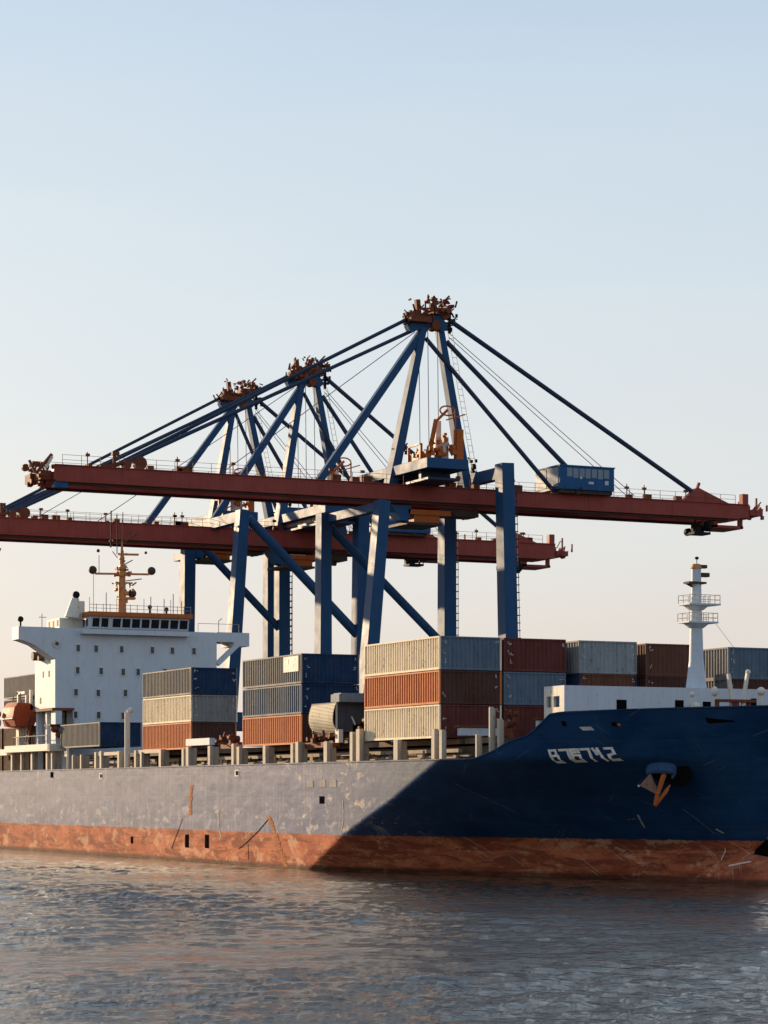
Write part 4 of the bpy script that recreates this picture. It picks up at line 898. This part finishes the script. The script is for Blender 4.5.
    # winch platform at the foot of the tower
    p(MB().box(xc - 9.5, xn + 2.4, yt[0], yt[0] + 5.4, zt + 1.35, zt + 2.55), 'winch_platform', B, bevel=.04)
    p(MB().box(xc - 6, xn + 1.8, yt[0] + .4, yt[0] + 4.6, zt + .1, zt + .35).box(xc - 5, xc - 4.4, yt[0] + .6, yt[0] + 4.4, zt + .35, zt + 1.36).box(xn - 1, xn - .4, yt[0] + .6, yt[0] + 4.4, zt + .35, zt + 1.36), 'platform_support', M['stay'])
    px_ = xn + 1.3; zp = zt + 2.55
    m_ = MB().box(px_ - 4.8, px_ - 4.6, yt[0] + .3, yt[0] + .6, zp, zp + 1.9).box(px_ - 1.6, px_ - 1.3, yt[0] + .3, yt[0] + .6, zp, zp + 1.9).box(px_ - 4.8, px_ - 1.3, yt[0] + .3, yt[0] + .5, zp + 1.75, zp + 1.95).box(px_ - 4.6, px_ - 2.2, yt[0] + .5, yt[0] + 1.8, zp, zp + .9)
    m_.bar((px_ - .6, yt[0] + 1.0, zp), (px_ - .2, yt[0] + 1.8, zp + 4.6), .8, .5).bar((px_ - .2, yt[0] + 1.8, zp + 4.4), (px_, yt[0] + 3.2, zp + 5.8), .3).bar((px_, yt[0] + 3.0, zp + 4.6), (px_, yt[0] + 5.5, zp + 5.4), .14)
    m_.box(px_ - .6, px_ + .2, yt[0] + 4.3, yt[0] + 5.2, zp, zp + 3.6)
    pts = [(px_, yt[0] + 3.2 + 1.0 * math.cos(q_), zp + 5.7 + .55 * math.sin(q_)) for q_ in [i * math.pi / 8 for i in range(17)]]; m_.path(pts, .1)
    jagged(m_, (px_, yt[0] + 2.4, zp + 1.6), (.5, 1.8, 1.3), 22, seed + 33, (.15, .7)); jagged(m_, (px_ - 2.6, yt[0] + .9, zp + .7), (1.6, .4, .5), 12, seed + 34, (.1, .5))
    m_.tube((px_, yt[0] + 4.2, zp + 2), (px_, yt[0] + 4.2, zp + 5.6), .1); p(m_, 'winch_frame', M['orange'])
    p(MB().tube((px_ - 1.2, yt[0] + 3.0, zp), (px_ - 1.2, yt[0] + 3.0, zp + 2.7), .85, n=16).tube((px_ - 1.2, yt[0] + 2.6, zp + 2.6), (px_ - 1.2, yt[0] + 2.6, zp + 4.6), .35), 'winch_housing', M['creamwhite'], smooth=True)
    # machine house on the landside boom
    hy = y1 - 28.0; z0h = zt + .55
    hs = MB().box(xc - 1.2, xc + 4.9, hy, hy + 7.6, z0h, z0h + 2.75).box(xc - 1.3, xc + 5.0, hy - .1, hy + 7.7, z0h + 2.75, z0h + 2.9)
    h_ = p(hs, 'machine_house', M['house'])
    for i in range(7): MB().box(xc + 4.9, xc + 4.94, hy + 1.0 + i * .86, hy + 1.72 + i * .86, z0h + 1.5 - (.12 * (i % 2)), z0h + 2.55).build('window', M['housepanel'], h_)
    for a_, b_ in ((xc - .9, xc + 1.6), (xc + 1.8, xc + 4.6)): MB().box(a_, b_, hy - .05, hy + .02, z0h + .3, z0h + 2.6).build('door', M['housepanel'], h_)
    MB().box(xc + 4.9, xc + 4.95, hy + 4.0, hy + 4.7, z0h + .7, z0h + 1.0).box(xc + 4.9, xc + 4.95, hy + 6.3, hy + 6.8, z0h + .7, z0h + 1.2).box(xc + 4.9, xc + 4.95, hy + 2.8, hy + 3.1, z0h + 1.3, z0h + 1.55).build('stencil_mark', M['mark'], h_)
    m_ = MB().box(xc - 1, xc + 4.6, hy + .3, hy + 7.2, zt + .1, zt + .56); jagged(m_, (xc + 4.2, hy + 3.8, zt + .4), (.5, 4, .3), 16, seed + 90, (.2, .6)); p(m_, 'house_frame', M['mech'])
    # trolley under the boom
    yy = 46.2 if not house_cream else 50.0
    m_ = MB().box(gf + .4, gn - .2, yy - 2.6, yy + 3.0, zb - 1.1, zb - .5).box(xc - 1, xc + 2.8, yy - 1.8, yy + 1.6, zb - 2.0, zb - .6); p(m_, 'trolley', M['orange'])
    p(MB().box(gf + .2, gn, yy - 2.9, yy + 1.8, zb - 2.3, zb - 2.0).box(xc - .5, xc + 2.5, yy + 2.0, yy + 7.0, zb - 1.0, zb - .1), 'trolley_frame', M['mech'])
    p(jagged(MB(), (xc + 1, yy + 4.6, zb - .7), (1.5, 2.2, .5), 18, seed + 95, (.2, .7)), 'trolley_gear', M['mech'])
    p(MB().prism([(yy - 5.0, zb - .1), (yy - 2.2, zb - .1), (yy - 2.6, zb - 2.0), (yy - 3.6, zb - 1.8)], 'x', xc + 1, xc + 3), 'operator_cab', M['house'])
    if house_cream:
        m_ = MB()
        for i, x_ in enumerate([xn + 1 - 3.0 * j for j in range(5)]): m_.box(x_ - 2.8, x_, 48.9, 51.2, zt + .8, zt + 2.5 - .05 * i)
        p(m_, 'switchgear_box', M['creamwhite'], bevel=.03)
        p(MB().box(xf, xn + 1.4, 48.6, 51.5, zt + .25, zt + .78), 'switchgear_frame', M['stay'])
        m_ = MB().tube((xc, 50.2, 40), (xc, 49.9, 37.7), .05, n=5).tube((xc, 50.6, 40), (xc, 50.6, 37.7), .04, n=5).box(xc - 1, xc + 1, 49.0, 51.2, 37.0, 37.7); p(m_, 'hook_block', M['stay'])
        p(MB().tube((xc + 2, 7.0, 39.2), (xc + 2, 7.0, 38.3), .08).prism([(6.2, 38.3), (7.9, 38.1), (7.5, 37.1), (6.4, 37.2)], 'x', xc + 1.5, xc + 2.5), 'floodlight', M['dark'])
    return t
crane('nearest and tallest blue gantry crane, its long maroon boom carrying a blue machine house', -90.6, -105.7, 38.0, 54.0, 40.6, 42.8, -.3, 91.0, 48.1, 64.5, 40.3, False, seed=1, lean=(3.4, -1.0), wwf=37.3, far_diag=(37.8, 39.0, 53.4, 24.9))
crane('middle blue gantry crane with cream switchgear boxes under the boom of the nearest crane', -131.0, -158.0, 37.0, 54.0, 39.4, 41.95, 0.5, 89.0, 52.3, 64.9, 43.3, True, yt=(47.7, 57.3), strut=37.6, seed=2, house_cream=True, lean=(2.9, .5), wwf=39.6, far_diag=(40.6, 42.4, 54.4, 29.2))
crane('farthest blue gantry crane, its apex leftmost against the sky', -163.0, -167.5, 41.8, 56.2, 41.9, 44.2, -2.0, 84.0, 50.6, 64.8, 41.0, False, yt=(46.0, 55.6), strut=36.2, seed=3, forestay=16, lean=(0.8, 0), wwf=43.0)
